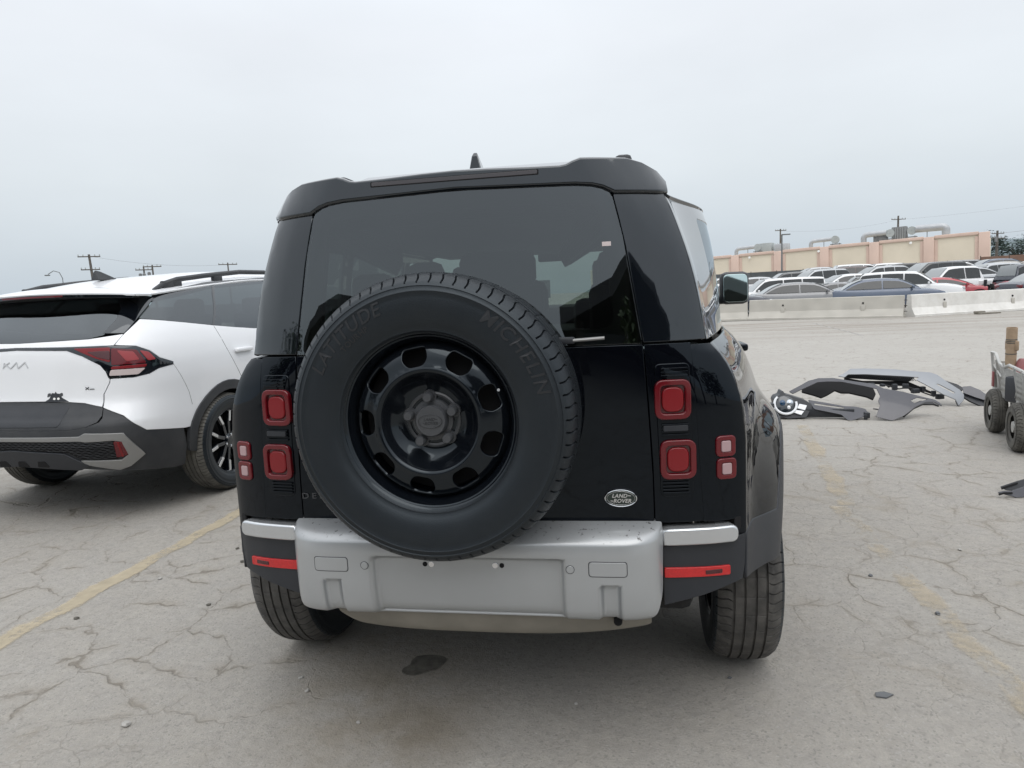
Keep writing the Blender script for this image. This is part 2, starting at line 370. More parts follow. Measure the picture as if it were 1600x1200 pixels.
# ------------------------------------------------------------------ ground
def ground_z(x, y):
    """the far lot dips a little behind the barriers and climbs towards the building"""
    far = lerp_tab([(26, 0), (34, -.10), (42, -.10), (50, .35), (60, .95), (75, 1.25), (4000, 1.25)], y)
    k = min(1, max(0, (x+25)/20)); return far*k
def make_asphalt():
    m, n, b = nodes_of('worn_asphalt'); L = n.links.new; N = n.nodes.new
    t = N('ShaderNodeTexCoord'); O = t.outputs['Object']
    def noise(sc, det=4, ro=.5, vec=O):
        z = N('ShaderNodeTexNoise'); z.inputs['Scale'].default_value = sc; z.inputs['Detail'].default_value = det; z.inputs['Roughness'].default_value = ro; L(vec, z.inputs['Vector']); return z
    def rng(s, a, b_, c, d):
        r = N('ShaderNodeMapRange'); r.inputs[1].default_value = a; r.inputs[2].default_value = b_; r.inputs[3].default_value = c; r.inputs[4].default_value = d; L(s, r.inputs[0]); return r.outputs[0]
    def math_(op, a, b_=None):
        q = N('ShaderNodeMath'); q.operation = op
        for i, v in enumerate((a, b_)):
            if v is None: continue
            if isinstance(v, (int, float)): q.inputs[i].default_value = v
            else: L(v, q.inputs[i])
        return q.outputs[0]
    def mixc(f, a, b_):
        q = N('ShaderNodeMix'); q.data_type = 'RGBA'
        if isinstance(f, (int, float)): q.inputs[0].default_value = f
        else: L(f, q.inputs[0])
        for i, v in ((6, a), (7, b_)):
            if isinstance(v, tuple): q.inputs[i].default_value = (*v, 1)
            else: L(v, q.inputs[i])
        return q.outputs[2]
    # warped coordinates for the crack network
    wv = noise(2.2, 4, .65); sub = N('ShaderNodeVectorMath'); sub.operation = 'SUBTRACT'; L(wv.outputs['Color'], sub.inputs[0]); sub.inputs[1].default_value = (.5, .5, .5)
    sc = N('ShaderNodeVectorMath'); sc.operation = 'SCALE'; L(sub.outputs[0], sc.inputs[0]); sc.inputs['Scale'].default_value = .34
    wo = N('ShaderNodeVectorMath'); wo.operation = 'ADD'; L(O, wo.inputs[0]); L(sc.outputs[0], wo.inputs[1])
    mpn = N('ShaderNodeMapping'); mpn.inputs['Scale'].default_value = (1, 1, 0); L(wo.outputs[0], mpn.inputs[0])
    def cracks(scale, w, soft):
        v = N('ShaderNodeTexVoronoi'); v.feature = 'DISTANCE_TO_EDGE'; v.inputs['Scale'].default_value = scale; v.inputs['Randomness'].default_value = 1; L(mpn.outputs[0], v.inputs['Vector'])
        return rng(v.outputs['Distance'], w, w+soft, 1, 0)
    nB = noise(4.5, 5, .65).outputs['Fac']; nA = noise(.6, 4, .6).outputs['Fac']
    v1 = N('ShaderNodeTexVoronoi'); v1.feature = 'DISTANCE_TO_EDGE'; v1.inputs['Scale'].default_value = 2.5; L(mpn.outputs[0], v1.inputs['Vector'])
    # the strip right behind the black car is newer and hardly cracked
    nd = N('ShaderNodeVectorMath'); nd.operation = 'SUBTRACT'; L(wo.outputs[0], nd.inputs[0]); nd.inputs[1].default_value = (.25, .0, 0)
    ns = N('ShaderNodeVectorMath'); ns.operation = 'MULTIPLY'; L(nd.outputs[0], ns.inputs[0]); ns.inputs[1].default_value = (1/1.5, 1/1.7, 0)
    nl = N('ShaderNodeVectorMath'); nl.operation = 'LENGTH'; L(ns.outputs[0], nl.inputs[0]); near = rng(nl.outputs['Value'], .55, 1.15, .15, 1)
    fine_break = rng(nB, .36, .58, .1, 1)
    wid = math_('ADD', v1.outputs['Distance'], math_('MULTIPLY', math_('SUBTRACT', .52, nB), .075))
    c1 = math_('MULTIPLY', rng(wid, .002, .016, 1, 0), math_('MULTIPLY', fine_break, math_('MULTIPLY', rng(nA, .38, .56, .12, 1), near)))
    halo = math_('MULTIPLY', math_('MULTIPLY', rng(v1.outputs['Distance'], 0, .09, 1, 0), rng(nB, .42, .62, 0, .5)), near)
    v2 = N('ShaderNodeTexVoronoi'); v2.feature = 'DISTANCE_TO_EDGE'; v2.inputs['Scale'].default_value = 5.2; L(mpn.outputs[0], v2.inputs['Vector'])
    nC = noise(24, 4, .7).outputs['Fac']
    c2 = math_('MULTIPLY', rng(math_('ADD', v2.outputs['Distance'], math_('MULTIPLY', math_('SUBTRACT', .5, nC), .09)), .0, .03, 1, 0), math_('MULTIPLY', rng(nA, .42, .60, .55, .05), near))
    crack = math_('MAXIMUM', c1, math_('MULTIPLY', c2, .75))
    mott = rng(nC, .32, .68, 0, 1)
    big = rng(nA, .32, .68, 0, 1); mid = rng(nB, .3, .7, 0, 1)
    grit = rng(noise(150, 3, .75).outputs['Fac'], .3, .72, 0, 1)
    col = mixc(big, (.318, .298, .268), (.382, .366, .338))
    col = mixc(math_('MULTIPLY', mid, .45), col, (.425, .395, .340))
    col = mixc(math_('MULTIPLY', mott, .42), col, (.205, .196, .182))
    col = mixc(halo, col, (.240, .208, .162))
    # stones in the surface: pale and dark grains
    vo = N('ShaderNodeTexVoronoi'); vo.inputs['Scale'].default_value = 130; L(O, vo.inputs['Vector'])
    sepc = N('ShaderNodeSeparateColor'); L(vo.outputs['Color'], sepc.inputs[0])
    col = mixc(rng(sepc.outputs[0], .9, 1.0, 0, .3), col, (.44, .435, .42))
    col = mixc(rng(sepc.outputs[1], .86, 1.0, 0, .5), col, (.15, .145, .135))
    col = mixc(math_('MULTIPLY', grit, .42), col, (.185, .179, .170))
    # oil and rust stains behind the black car
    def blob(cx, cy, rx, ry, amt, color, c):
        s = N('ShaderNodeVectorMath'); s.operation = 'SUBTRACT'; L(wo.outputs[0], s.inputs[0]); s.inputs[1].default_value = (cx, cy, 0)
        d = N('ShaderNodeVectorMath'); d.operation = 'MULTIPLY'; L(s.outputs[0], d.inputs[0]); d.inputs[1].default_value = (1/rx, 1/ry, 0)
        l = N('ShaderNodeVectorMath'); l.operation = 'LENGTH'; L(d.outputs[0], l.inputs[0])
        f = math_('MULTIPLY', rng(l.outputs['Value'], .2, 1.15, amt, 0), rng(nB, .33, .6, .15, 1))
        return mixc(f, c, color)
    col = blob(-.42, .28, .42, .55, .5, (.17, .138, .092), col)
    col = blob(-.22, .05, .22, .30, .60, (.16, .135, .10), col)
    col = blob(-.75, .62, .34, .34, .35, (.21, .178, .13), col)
    
    col = blob(-3.3, 3.0, 1.4, .8, .25, (.2, .188, .168), col)  # darker grey area below the rear of the white crossover
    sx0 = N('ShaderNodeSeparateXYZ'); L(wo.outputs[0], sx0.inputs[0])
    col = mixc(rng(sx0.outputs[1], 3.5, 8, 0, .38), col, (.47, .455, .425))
    # brown drive lane in front of the barriers
    sxyz = N('ShaderNodeSeparateXYZ'); L(wo.outputs[0], sxyz.inputs[0])
    lane = math_('MULTIPLY', rng(sxyz.outputs[1], 15, 21, 0, 1), rng(sxyz.outputs[1], 24.5, 27, 1, 0))
    st = N('ShaderNodeMapping'); st.inputs['Scale'].default_value = (.12, 1.1, 1); st.inputs['Rotation'].default_value = (0, 0, .12); L(O, st.inputs[0])
    col = mixc(math_('MULTIPLY', lane, rng(noise(1.3, 3, .6, st.outputs[0]).outputs['Fac'], .4, .66, .05, .75)), col, (.235, .208, .176))
    col = mixc(math_('MULTIPLY', crack, .52), col, (.120, .104, .082))
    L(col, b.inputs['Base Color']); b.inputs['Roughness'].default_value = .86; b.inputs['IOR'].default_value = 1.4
    h = math_('ADD', math_('MULTIPLY', mott, .8), math_('ADD', math_('MULTIPLY', grit, .5), math_('ADD', math_('MULTIPLY', mid, .9), math_('MULTIPLY', crack, -2.6))))
    bp = N('ShaderNodeBump'); bp.inputs['Strength'].default_value = .55; bp.inputs['Distance'].default_value = .006; L(h, bp.inputs['Height']); L(bp.outputs[0], b.inputs['Normal'])
    MATS['asphalt'] = m
make_asphalt()
def axis_steps(a, b, extra): 
    return sorted(set([a, b]+extra))
gx = [-4000, -1200, -400, -150, -60, -25, -20, -15, -10, -5]+list(range(-4, 61, 2))+[80, 120, 200, 400, 1200, 4000]
gy = [-2000, -400, -100, -40, -20, -10, -5, 0, 5, 10, 15, 20, 26, 28, 30, 32, 34, 38, 42, 46, 50, 55, 60, 68, 75, 100, 200, 500, 1500, 4000]
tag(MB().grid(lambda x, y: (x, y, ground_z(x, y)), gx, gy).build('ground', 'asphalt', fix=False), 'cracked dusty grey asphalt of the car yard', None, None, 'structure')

# worn yellow stall lines: paint with holes where the asphalt shows through
def worn_paint(name, col, keep, alpha=.72):
    m = bpy.data.materials.new(name); m.use_nodes = True; n = m.node_tree; N = n.nodes.new; L = n.links.new; b = n.nodes['Principled BSDF']; o = n.nodes['Material Output']
    b.inputs['Roughness'].default_value = .8
    t = N('ShaderNodeTexCoord')
    def nz_(s, d, r=.6):
        z = N('ShaderNodeTexNoise'); z.inputs['Scale'].default_value = s; z.inputs['Detail'].default_value = d; z.inputs['Roughness'].default_value = r; L(t.outputs['Object'], z.inputs['Vector']); return z.outputs['Fac']
    mr = N('ShaderNodeMapRange'); mr.inputs[1].default_value = .3; mr.inputs[2].default_value = .7; L(nz_(14, 6), mr.inputs[0])
    c = N('ShaderNodeMix'); c.data_type = 'RGBA'; c.inputs[6].default_value = (*[v*.72 for v in col], 1); c.inputs[7].default_value = (*col, 1); L(mr.outputs[0], c.inputs[0]); L(c.outputs[2], b.inputs['Base Color'])
    # wear: large patches, crumbling towards the edges (UV x across the line), fine grit
    uv = N('ShaderNodeUVMap'); s = N('ShaderNodeSeparateXYZ'); L(uv.outputs[0], s.inputs[0])
    a = N('ShaderNodeMath'); a.operation = 'SUBTRACT'; L(s.outputs[0], a.inputs[0]); a.inputs[1].default_value = .5
    ab = N('ShaderNodeMath'); ab.operation = 'ABSOLUTE'; L(a.outputs[0], ab.inputs[0])
    ed = N('ShaderNodeMapRange'); ed.inputs[1].default_value = .2; ed.inputs[2].default_value = .5; ed.inputs[3].default_value = 0; ed.inputs[4].default_value = .42; L(ab.outputs[0], ed.inputs[0])
    f1 = N('ShaderNodeMath'); f1.operation = 'ADD'; L(nz_(2.0, 4), f1.inputs[0]); L(ed.outputs[0], f1.inputs[1])
    f2 = N('ShaderNodeMath'); f2.operation = 'MULTIPLY_ADD'; L(nz_(38, 5, .7), f2.inputs[0]); f2.inputs[1].default_value = .45; L(f1.outputs[0], f2.inputs[2])
    k = N('ShaderNodeMapRange'); k.inputs[1].default_value = keep; k.inputs[2].default_value = keep+.16; k.inputs[3].default_value = alpha; k.inputs[4].default_value = 0; L(f2.outputs[0], k.inputs[0])
    tr = N('ShaderNodeBsdfTransparent'); x = N('ShaderNodeMixShader'); L(k.outputs[0], x.inputs[0]); L(tr.outputs[0], x.inputs[1]); L(b.outputs[0], x.inputs[2]); L(x.outputs[0], o.inputs[0]); MATS[name] = m
worn_paint('yellow_line', (.56, .48, .335), .76, .60); worn_paint('yellow_line_faint', (.55, .47, .34), .68, .44); worn_paint('white_line', (.5, .49, .46), .72)
def stripe(name, pts, w, m, label):
    """a painted line with slightly wandering edges lying 4 mm above the asphalt"""
    n = len(pts); V = []; UV = []
    for i, p in enumerate(pts):
        a = Vector(pts[max(0, i-1)]); b = Vector(pts[min(n-1, i+1)]); t = (b-a).normalized(); q = Vector((-t.y, t.x))
        for k in (0, 1): c = Vector(p)+q*w*(.5-k); V.append((c.x+random.uniform(-.006, .006), c.y, .004)); UV.append((k, i))
    me = bpy.data.meshes.new(name); me.from_pydata(V, [], [(2*i, 2*i+1, 2*i+3, 2*i+2) for i in range(n-1)]); uvl = me.uv_layers.new(name='UVMap')
    for l in me.loops: uvl.data[l.index].uv = UV[l.vertex_index]
    me.materials.append(MATS[m]); o = link(name, me); tag(o, label, None, None, 'structure'); return o
def wob(x, y0, y1, n, dx=0): return [(x+dx*i/n+.012*math.sin(i*1.7), y0+(y1-y0)*i/n) for i in range(n+1)]
stripe('stall_line', wob(-2.40, -1.0, 2.6, 30, .10), .19, 'yellow_line', 'worn yellow stall line left of the black off-roader')
stripe('stall_line', wob(1.78, -1.6, 2.6, 30, .02), .20, 'yellow_line_faint', 'faded yellow stall line right of the black off-roader')
stripe('stall_line', wob(1.86, 2.62, 5.3, 20, .34), .22, 'yellow_line_faint', 'faded end of the right stall line near the loose headlight')
stripe('stall_line', [(6.4+.05*i, 17+.8*i) for i in range(9)], .16, 'white_line', 'faint pale lane mark in front of the barriers')
# dark tar patch
pm = MB(); P = [(-.425, .432), (-.40, .418), (-.372, .412), (-.35, .425), (-.315, .452), (-.29, .465), (-.278, .50), (-.268, .545), (-.285, .562), (-.33, .572), (-.365, .568), (-.40, .555), (-.412, .52), (-.405, .49), (-.428, .462)]
mat('tar', (.10, .094, .08), .75, var=.5, vscale=22, bump=.8, bscale=90, dust=.3, dustcol=(.14, .13, .11), dscale=30)
pm.prism(rnd(P, .012), lambda a, b, d: (a, b, .0005+d), .004); tag(pm.build('asphalt_patch', 'tar'), 'small dark tar patch under the spare wheel', None, None, 'structure')

# ------------------------------------------------------------------ concrete barriers
mat('concrete', (.50, .48, .435), .85, var=.12, vscale=2.5, bump=.5, bscale=40, dust=.35, dustcol=(.30, .285, .25), dscale=5)
mat('concrete_white', (.72, .715, .69), .8, var=.08, vscale=2, bump=.5, bscale=40, dust=.35, dustcol=(.40, .36, .30), dscale=5)
mat('iron', (.05, .045, .04), .7, var=.3)
def barrier(a, b, m, label, h=.80):
    a = Vector((*a, 0)); b = Vector((*b, 0)); L = (b-a).length; root = empty('concrete_barrier', a, math.atan2(b.y-a.y, b.x-a.x), label, 'barrier', 'concrete barriers across the yard')
    prof = [(.30, .0), (.30, .075), (.265, .09), (.135, .33), (.10, h-.02), (.085, h), (-.085, h), (-.10, h-.02), (-.135, .33), (-.265, .09), (-.30, .075), (-.30, 0)]
    mb = MB(); n = max(2, int(L/.4)); ys = [L*i/n for i in range(n+1)]
    V = [(x, p[0]+random.uniform(-.004, .004), p[1]) for x in ys for p in prof]; k = len(prof)
    mb.add(V, [(i*k+j, (i+1)*k+j, (i+1)*k+(j+1) % k, i*k+(j+1) % k) for i in range(n) for j in range(k)]+[tuple(range(k)), tuple(n*k+j for j in range(k-1, -1, -1))]); mb.build('body', m, root, smooth=20)
    for fx in (.24, .76):
        MB().lathe([(-.135, .0), (-.137, .035), (-.11, .035)], 'y', (L*fx, 0, .56), 12).build('lifting_hole', 'dark_void', root)
        MB().rbox((L*fx, -.155, .36), (.14, .03, .24), .008).build('stirrup_pocket', 'concrete', root)
    for z in (.62, .42, .22):
        MB().tube([(L, -.05, z), (L+.06, -.06, z+.01), (L+.09, 0, z), (L+.06, .06, z), (L, .05, z)], .012, 6).build('rebar_loop', 'iron', root)
    return root
barrier((-1.0, 27.9), (5.25, 27.55), 'concrete', 'grey concrete barrier partly hidden behind the wing mirror')
barrier((5.36, 27.5), (10.25, 24.95), 'concrete', 'grey concrete barrier in front of the crumpled grey sedan')
barrier((10.5, 25.2), (15.9, 27.4), 'concrete_white', 'white painted concrete barrier in front of the wrecked red car')
barrier((16.05, 27.5), (21.8, 29.4), 'concrete_white', 'white painted concrete barrier at the right edge of the photo')

# ------------------------------------------------------------------ tan building with pink pilasters
mat('stucco_tan', (.69, .62, .50), .9, var=.06, vscale=.25, bump=.3, bscale=30)
mat('stucco_pink', (.62, .47, .395), .9, var=.06, vscale=.4, bump=.3, bscale=30)
mat('duct', (.40, .415, .43), .45, metal=.3, var=.1, vscale=1)
mat('unit_grey', (.36, .39, .39), .6, var=.08, vscale=.6); mat('unit_dark', (.17, .175, .18), .6, var=.15, vscale=2)
mat('lamp_face', (.85, .85, .82), .4)
BR = -math.atan2(18, 37.2)
bld = empty('warehouse', (50.84, 107, 1.0), 0, 'long tan warehouse with pink pilasters and rooftop ducts behind the parked cars', 'building', rot=(0, R(-1.2), BR))
BH = 6.15; BL = 64
MB().box((-BL/2, 10, BH/2-.5), (BL, 20, BH+.6)).build('wall', 'stucco_tan', bld, smooth=0)
pil = [-.45, -7.2, -14.4, -21.5, -28.6, -35.7, -42.8, -50, -57]
for i, x in enumerate(pil):
    MB().rbox((x, -.11, BH/2-.42), (1.35, .5, BH+.98), .05).build('pilaster', 'stucco_pink', bld)
    nx = pil[i+1] if i+1 < len(pil) else -BL
    MB().rbox(((x+nx)/2, -.03, BH-.02), (abs(x-nx)-1.36, .40, .46), .05).build('cornice', 'stucco_pink', bld)
    for s in (-1, 1):
        c = x+s*.90
        if c < .1: MB().box((c, -.05, BH/2-.6), (.42, .14, BH+.3)).build('pilaster_return', 'stucco_pink', bld, smooth=0)
for x in (-9.5, -22.3, -33.2, -41): MB().lathe([(0, .0), (-.15, .14), (-.32, .2), (-.34, 0)], 'y', (x, -.1, BH-.55), 12).build('wall_light', 'lamp_face', bld)
def gooseneck(x, h, label_d='', r=.32, L=3.2, flip=1):
    p = [(x, 2.2, BH-.2), (x, 2.2, BH+h*.45)]
    for i in range(1, 7): t = i/6*math.pi/2; p.append((x+flip*.55*(1-math.cos(t)), 2.2, BH+h*.45+.55*math.sin(t)))
    p.append((x+flip*L, 2.2, BH+h*.45+.6)); MB().tube(p, r, 14).build('duct', 'duct', bld)
    MB().lathe([(0, .05), (0, .62), (.5, .62), (.75, .35), (.75, 0)], 'y', (x+flip*(L+.5), 1.9, BH+h*.45+.45), 16).build('fan_housing', 'unit_grey', bld)
    MB().box((x+flip*(L+.55), 2.2, BH+.45), (1.5, .9, .12)).box((x+flip*(L+.1), 2.2, BH+.2), (.1, .1, .8)).box((x+flip*(L+1.1), 2.2, BH+.2), (.1, .1, .8)).build('fan_stand', 'unit_dark', bld)
    MB().tube([(x+flip*L*.62, 2.2, BH-.3), (x+flip*L*.62, 2.2, BH+h*.45+.9)], .05, 6).build('duct_post', 'unit_dark', bld)
gooseneck(-36.2, 1.5); gooseneck(-24.0, 1.6); gooseneck(-16.2, 1.9, r=.42); gooseneck(-5.2, 2.1, r=.55, L=3.9, flip=-1); gooseneck(-47, 1.5)
MB().rbox((-31.3, 3, BH+.75), (2.1, 2, 2.0), .05).build('rooftop_unit', 'unit_grey', bld)
MB().rbox((-28.7, 3, BH+.65), (2.2, 1.6, 1.5), .1).build('rooftop_unit', 'duct', bld)
MB().rbox((-11.3, 3, BH+1.0), (2.0, 2, 2.3), .05).build('rooftop_unit', 'unit_dark', bld)
MB().rbox((-13.9, 3, BH+.45), (1.9, 1.6, 1.2), .05).build('rooftop_unit', 'unit_dark', bld)
for i in range(6): MB().box((-12.1+i*.32, 1.97, BH+1.0), (.06, .05, 2.0)).build('louvre', 'unit_grey', bld, smooth=0)

# ------------------------------------------------------------------ fences behind the parked cars
mat('fence_grey', (.085, .095, .10), .8, var=.2, vscale=1); mat('fence_brown', (.19, .115, .085), .85, var=.2, vscale=.8)
def fence(pts, h, m, label, postm='iron'):
    root = empty('yard_fence', (*pts[0][:2], ground_z(*pts[0][:2])), 0, label, 'fence'); o = Vector(root.location)
    for (x0, y0), (x1, y1) in zip(pts, pts[1:]):
        d = Vector((x1-x0, y1-y0)); n = int(d.length/3.2)+1; a = math.atan2(d.y, d.x)
        for i in range(n):
            t = (i+.5)/n; c = Vector((x0+d.x*t, y0+d.y*t, 0)); g = ground_z(c.x, c.y)
            MB().box((c.x-o.x, c.y-o.y, g+h/2-o.z), (d.length/n-.06, .05, h), a).build('fence_panel', m, root, smooth=0)
            q = (x0+d.x*i/n, y0+d.y*i/n); MB().tube([(q[0]-o.x, q[1]-o.y, ground_z(*q)-o.z-.2), (q[0]-o.x, q[1]-o.y, ground_z(*q)+h+.1-o.z)], .045, 8).build('fence_post', postm, root)
    return root
fence([(4, 92), (27, 85), (37.5, 80)], 1.62, 'fence_grey', 'dark grey screen fence below the tan warehouse')
fence([(37.6, 80), (44, 76), (60, 70)], 1.9, 'fence_brown', 'rust brown fence running off right of the warehouse')

fence([(-95, 58), (-8, 74)], 2.0, 'fence_grey', 'long dark grey fence across the far left, hidden behind the white crossover')

# ------------------------------------------------------------------ poles, wires, far trees and hill
mat('pole_wood', (.105, .095, .085), .9, var=.3, vscale=3); mat('pole_grey', (.15, .16, .165), .6, var=.1)
mat('wire', (.25, .26, .27), .7)
def pole(x, y, top, label, r=.14, arms=((.35, 2.4), (1.5, 2.0)), lean=0, trans=0, rz=.25):
    g = ground_z(x, y); root = empty('utility_pole', (x, y, g), rz, label, 'pole', 'utility poles on the skyline'); H = top-g
    MB().tube([(0, 0, -.3), (lean*.5, 0, H*.5), (lean, 0, H)], [r*1.25, r*1.1, r*.8], 10).build('shaft', 'pole_wood', root)
    for dz, w in arms:
        MB().rbox((lean, -.12, H-dz), (w, .12, .14), .01).build('crossarm', 'pole_wood', root)
        for s in (-1, -.55, .55, 1): MB().lathe([(0, .04), (.05, .07), (.12, .05), (.2, .07), (.26, .0)], 'z', (lean+s*w*.47, -.12, H-dz+.07), 8).build('insulator', 'unit_grey', root)
    for k in range(trans): MB().lathe([(0, .0), (0, .22), (.8, .22), (.88, .12), (.9, 0)], 'z', (lean-.5+.5*k, -.35, H-1.9), 10).build('transformer', 'unit_dark', root)
    return root
pole(-69.4, 80, 9.5, 'utility pole with two crossarms left above the white crossover roof', .17, ((.3, 2.6), (2.0, 2.2)), -.35, rz=.6)
pole(-68.2, 90, 8.4, 'left leg of the transformer frame above the white crossover roof', .13, ((.25, 2.4),), 0, 1, rz=.6)
pole(-70.1, 90.6, 8.3, 'right leg of the transformer frame above the white crossover roof', .13, ((.5, 2.2),), 0, 2, rz=.6)
pole(-62.3, 100, 8.8, 'small pole with crossarms just left of the black off-roader', .12, ((.3, 2.8), (2.2, 2.4)), rz=.6)
pole(29.5, 140, 11.7, 'thin far utility pole standing behind the warehouse roof', .16, ((.3, 2.2), (3, 2.4)))
pole(54, 150, 13.6, 'far utility pole behind the dark rooftop unit', .2, ((.7, 3.0), (4.0, 2.6)))
pole(62.7, 130, 8.5, 'utility pole with double crossarms in front of the far trees', .2, ((.5, 2.2), (1.3, 2.6)), 0, 1)
for x, y, top, r, lab in ((20.5, 95, 7.7, .11, 'plain grey post in front of a pink pilaster'), (31.9, 60, 7.6, .12, 'tall grey light pole at the right edge of the photo')):
    root = empty('light_pole', (x, y, ground_z(x, y)), 0, lab, 'pole'); H = top-ground_z(x, y)
    MB().tube([(0, 0, -.2), (0, 0, H)], [r*1.1, r*.8], 12).build('shaft', 'pole_grey', root); MB().rbox((0, 0, .1), (.5, .5, .3), .03).build('base', 'concrete', root)
    MB().rbox((.5, 0, H), (1.1, .3, .16), .04).build('lamp_head', 'pole_grey', root)
root = empty('yard_light', (-37.8, 40, 0), .4, 'thin hooked lamp post above the white crossover roof', 'pole')
MB().tube([(0, 0, -.2), (0, 0, 4.1), (-.15, 0, 4.5), (-.5, 0, 4.62), (-.85, 0, 4.4)], .028, 8).build('shaft', 'pole_grey', root); MB().rbox((-.9, 0, 4.33), (.3, .18, .08), .02).build('lamp_head', 'pole_grey', root)
def wire(a, b, sag, label, r=.013):
    a, b = Vector(a), Vector(b); p = [a.lerp(b, i/16)-Vector((0, 0, sag*4*(i/16)*(1-i/16))) for i in range(17)]
    tag(MB().tube(p, r, 5).build('overhead_wire', 'wire'), label, 'wire', 'overhead wires')
wire((29.5, 139.9, 11.3), (54, 149.9, 12.8), .8, 'thin wire from the post to the far pole over the roof')
wire((54, 149.9, 12.8), (110, 140, 17.5), 1.0, 'thin wire rising from the far pole to the right edge')
wire((62.7, 129.9, 8.0), (100, 125, 13), .8, 'thin wire rising from the double crossarm pole to the right', .025)
wire((-69.4, 80, 9.2), (-62.3, 100, 8.5), .6, 'thin wire between the two poles over the white roof', .015)

def leaf_mat(name, col):
    mat(name, col, .7, var=.45, vscale=1.2)
leaf_mat('leaf_far', (.055, .085, .075)); leaf_mat('leaf_near', (.05, .075, .03)); mat('bark', (.09, .07, .055), .9, var=.3)
mat('haze_painted_hill', (.16, .20, .22), .95, var=.12, vscale=.01)  # distance haze is put into the hill's blue-grey base colour
def tree(x, y, h, w, label, seed, lm='leaf_far', n=1100, ls=.34):
    rg = random.Random(seed); g = ground_z(x, y); root = empty('tree', (x, y, g), 0, label, 'tree', 'trees beyond the yard')
    mb = MB().tube([(0, 0, -.2), (.1, 0, h*.3), (0, .1, h*.62)], [h*.035, h*.028, h*.015], 8)
    for k in range(6):
        a = k*1.05+rg.random(); mb.tube([(0, 0, h*(.3+.05*k)), (math.cos(a)*w*.25, math.sin(a)*w*.25, h*(.45+.06*k)), (math.cos(a)*w*.4, math.sin(a)*w*.4, h*(.58+.05*k))], [h*.014, h*.009, h*.004], 6)
    mb.build('trunk', 'bark', root)
    cl = [(rg.gauss(0, .26)*w, rg.gauss(0, .26)*w, h*rg.uniform(.42, .93), w*rg.uniform(.14, .28)) for _ in range(22)]; V = []; F = []
    for i in range(n):
        cx, cy, cz, cr = cl[rg.randrange(len(cl))]; d = Vector((rg.gauss(0, 1), rg.gauss(0, 1), rg.gauss(0, .8))).normalized()*cr*rg.uniform(.6, 1.05); c = Vector((cx, cy, cz))+d
        s = ls*rg.uniform(.6, 1.3); q = Matrix.Rotation(rg.uniform(0, 6.3), 3, 'Z') @ Matrix.Rotation(rg.uniform(-1, 1), 3, 'X'); k = len(V)
        for a, b in ((-s, 0), (0, -s*.5), (s, 0), (0, s*.5)): V.append(tuple(c+q @ Vector((a, b, 0))))
        F.append((k, k+1, k+2, k+3))
    MB().add(V, F).build('crown', lm, root, smooth=0, fix=False); return root
tree(81, 172, 8.6, 7.5, 'dark green tree left of the double crossarm pole', 1); tree(86.5, 170, 8.0, 7.0, 'dark green tree right of the double crossarm pole', 2)
tree(91.5, 176, 6.2, 7, 'low dark tree at the far right beyond the brown fence', 3); tree(76, 180, 7.0, 6, 'dark tree just beyond the right corner of the warehouse', 4)
# hill
hm = MB(); xs = [250+25*i for i in range(33)]
def hill(x, t):
    e = 30+22*math.sin((x-250)/260)+8*math.sin(x/47)+4*math.sin(x/19); return (x, 900+t*140, max(0, e)*math.sin(min(1, t)*math.pi/2)+1)
hm.grid(hill, xs, [0, .25, .5, .75, 1.0]); tag(hm.build('hill', 'haze_painted_hill', fix=False), 'low blue-grey hill on the right horizon', None, None, 'structure')

# ------------------------------------------------------------------ black off-roader
DEF_SIDE = smooth_tab([(.0, .74), (.075, .815), (.14, .833), (.3, .874), (.5, .918), (.75, .962), (1.0, .985), (1.3, .997), (2.0, 1.0), (3.4, 1.0), (4.1, .97), (4.5, .88), (4.6, .80)])
DEF_SU = smooth_tab([(1.3, .878), (1.4, .872), (1.52, .858), (1.64, .838), (1.73, .812), (1.80, .77)])
AX_R, AX_F, WZ = .754, 3.86, .407
def sstep(t): t = min(1, max(0, t)); return t*t*(3-2*t)
def def_flare(y, z):
    f = 0
    for c in (AX_R, AX_F):
        d = math.hypot(y-c, (z-.42)*.92)
        if z < 1.12: f = max(f, .088*(1-sstep((d-.44)/.30))*sstep((1.14-z)/.22)*sstep((y+.25-(c-.66))/.40 if c == AX_R else 1))
    return f
def def_side(y, z):
    s = DEF_SW(z) if z <= 1.3 else DEF_SW(z)+(DEF_SU(z)-DEF_SW(z))*sstep((y-.08)/.6)
    return (DEF_SIDE(y)*s+def_flare(y, z), y+def_lean(z)*max(0, 1-y), z)
def drear(x, z): return (x, def_rear(x, z), z)
def seam(z): return lerp_tab([(.775, .556), (.92, .5545), (1.11, .5455), (1.30, .5345), (1.46, .510), (1.608, .487), (1.735, .4575)], z)
def crease(z): return .815*DEF_SW(z)
suv = empty('off_roader', (0, 0, 0), 0, 'black boxy off-road car seen from behind, spare wheel on its tailgate', 'car')
ZS = [.775, .85, .92, 1.0, 1.11, 1.2, 1.27, 1.296]
# tailgate: lower panel, glass
panel('tailgate', [(-seam(z)+.004, z) for z in reversed(ZS)]+[(seam(z)-.004, z) for z in ZS], drear, 'black_paint', suv)
ZU = [1.303, 1.38, 1.46, 1.54, 1.608, 1.68, 1.722]
top = [(.445, 1.740), (.425, 1.750), (.40, 1.757), (.353, 1.7625), (.165, 1.768)]
gh = [(seam(z)-.004, z) for z in ZU]+top
tgl = panel('rear_window', [(-x, z) for x, z in reversed(gh)]+gh, drear, 'tint_glass', suv, thick=.004, r=.002)
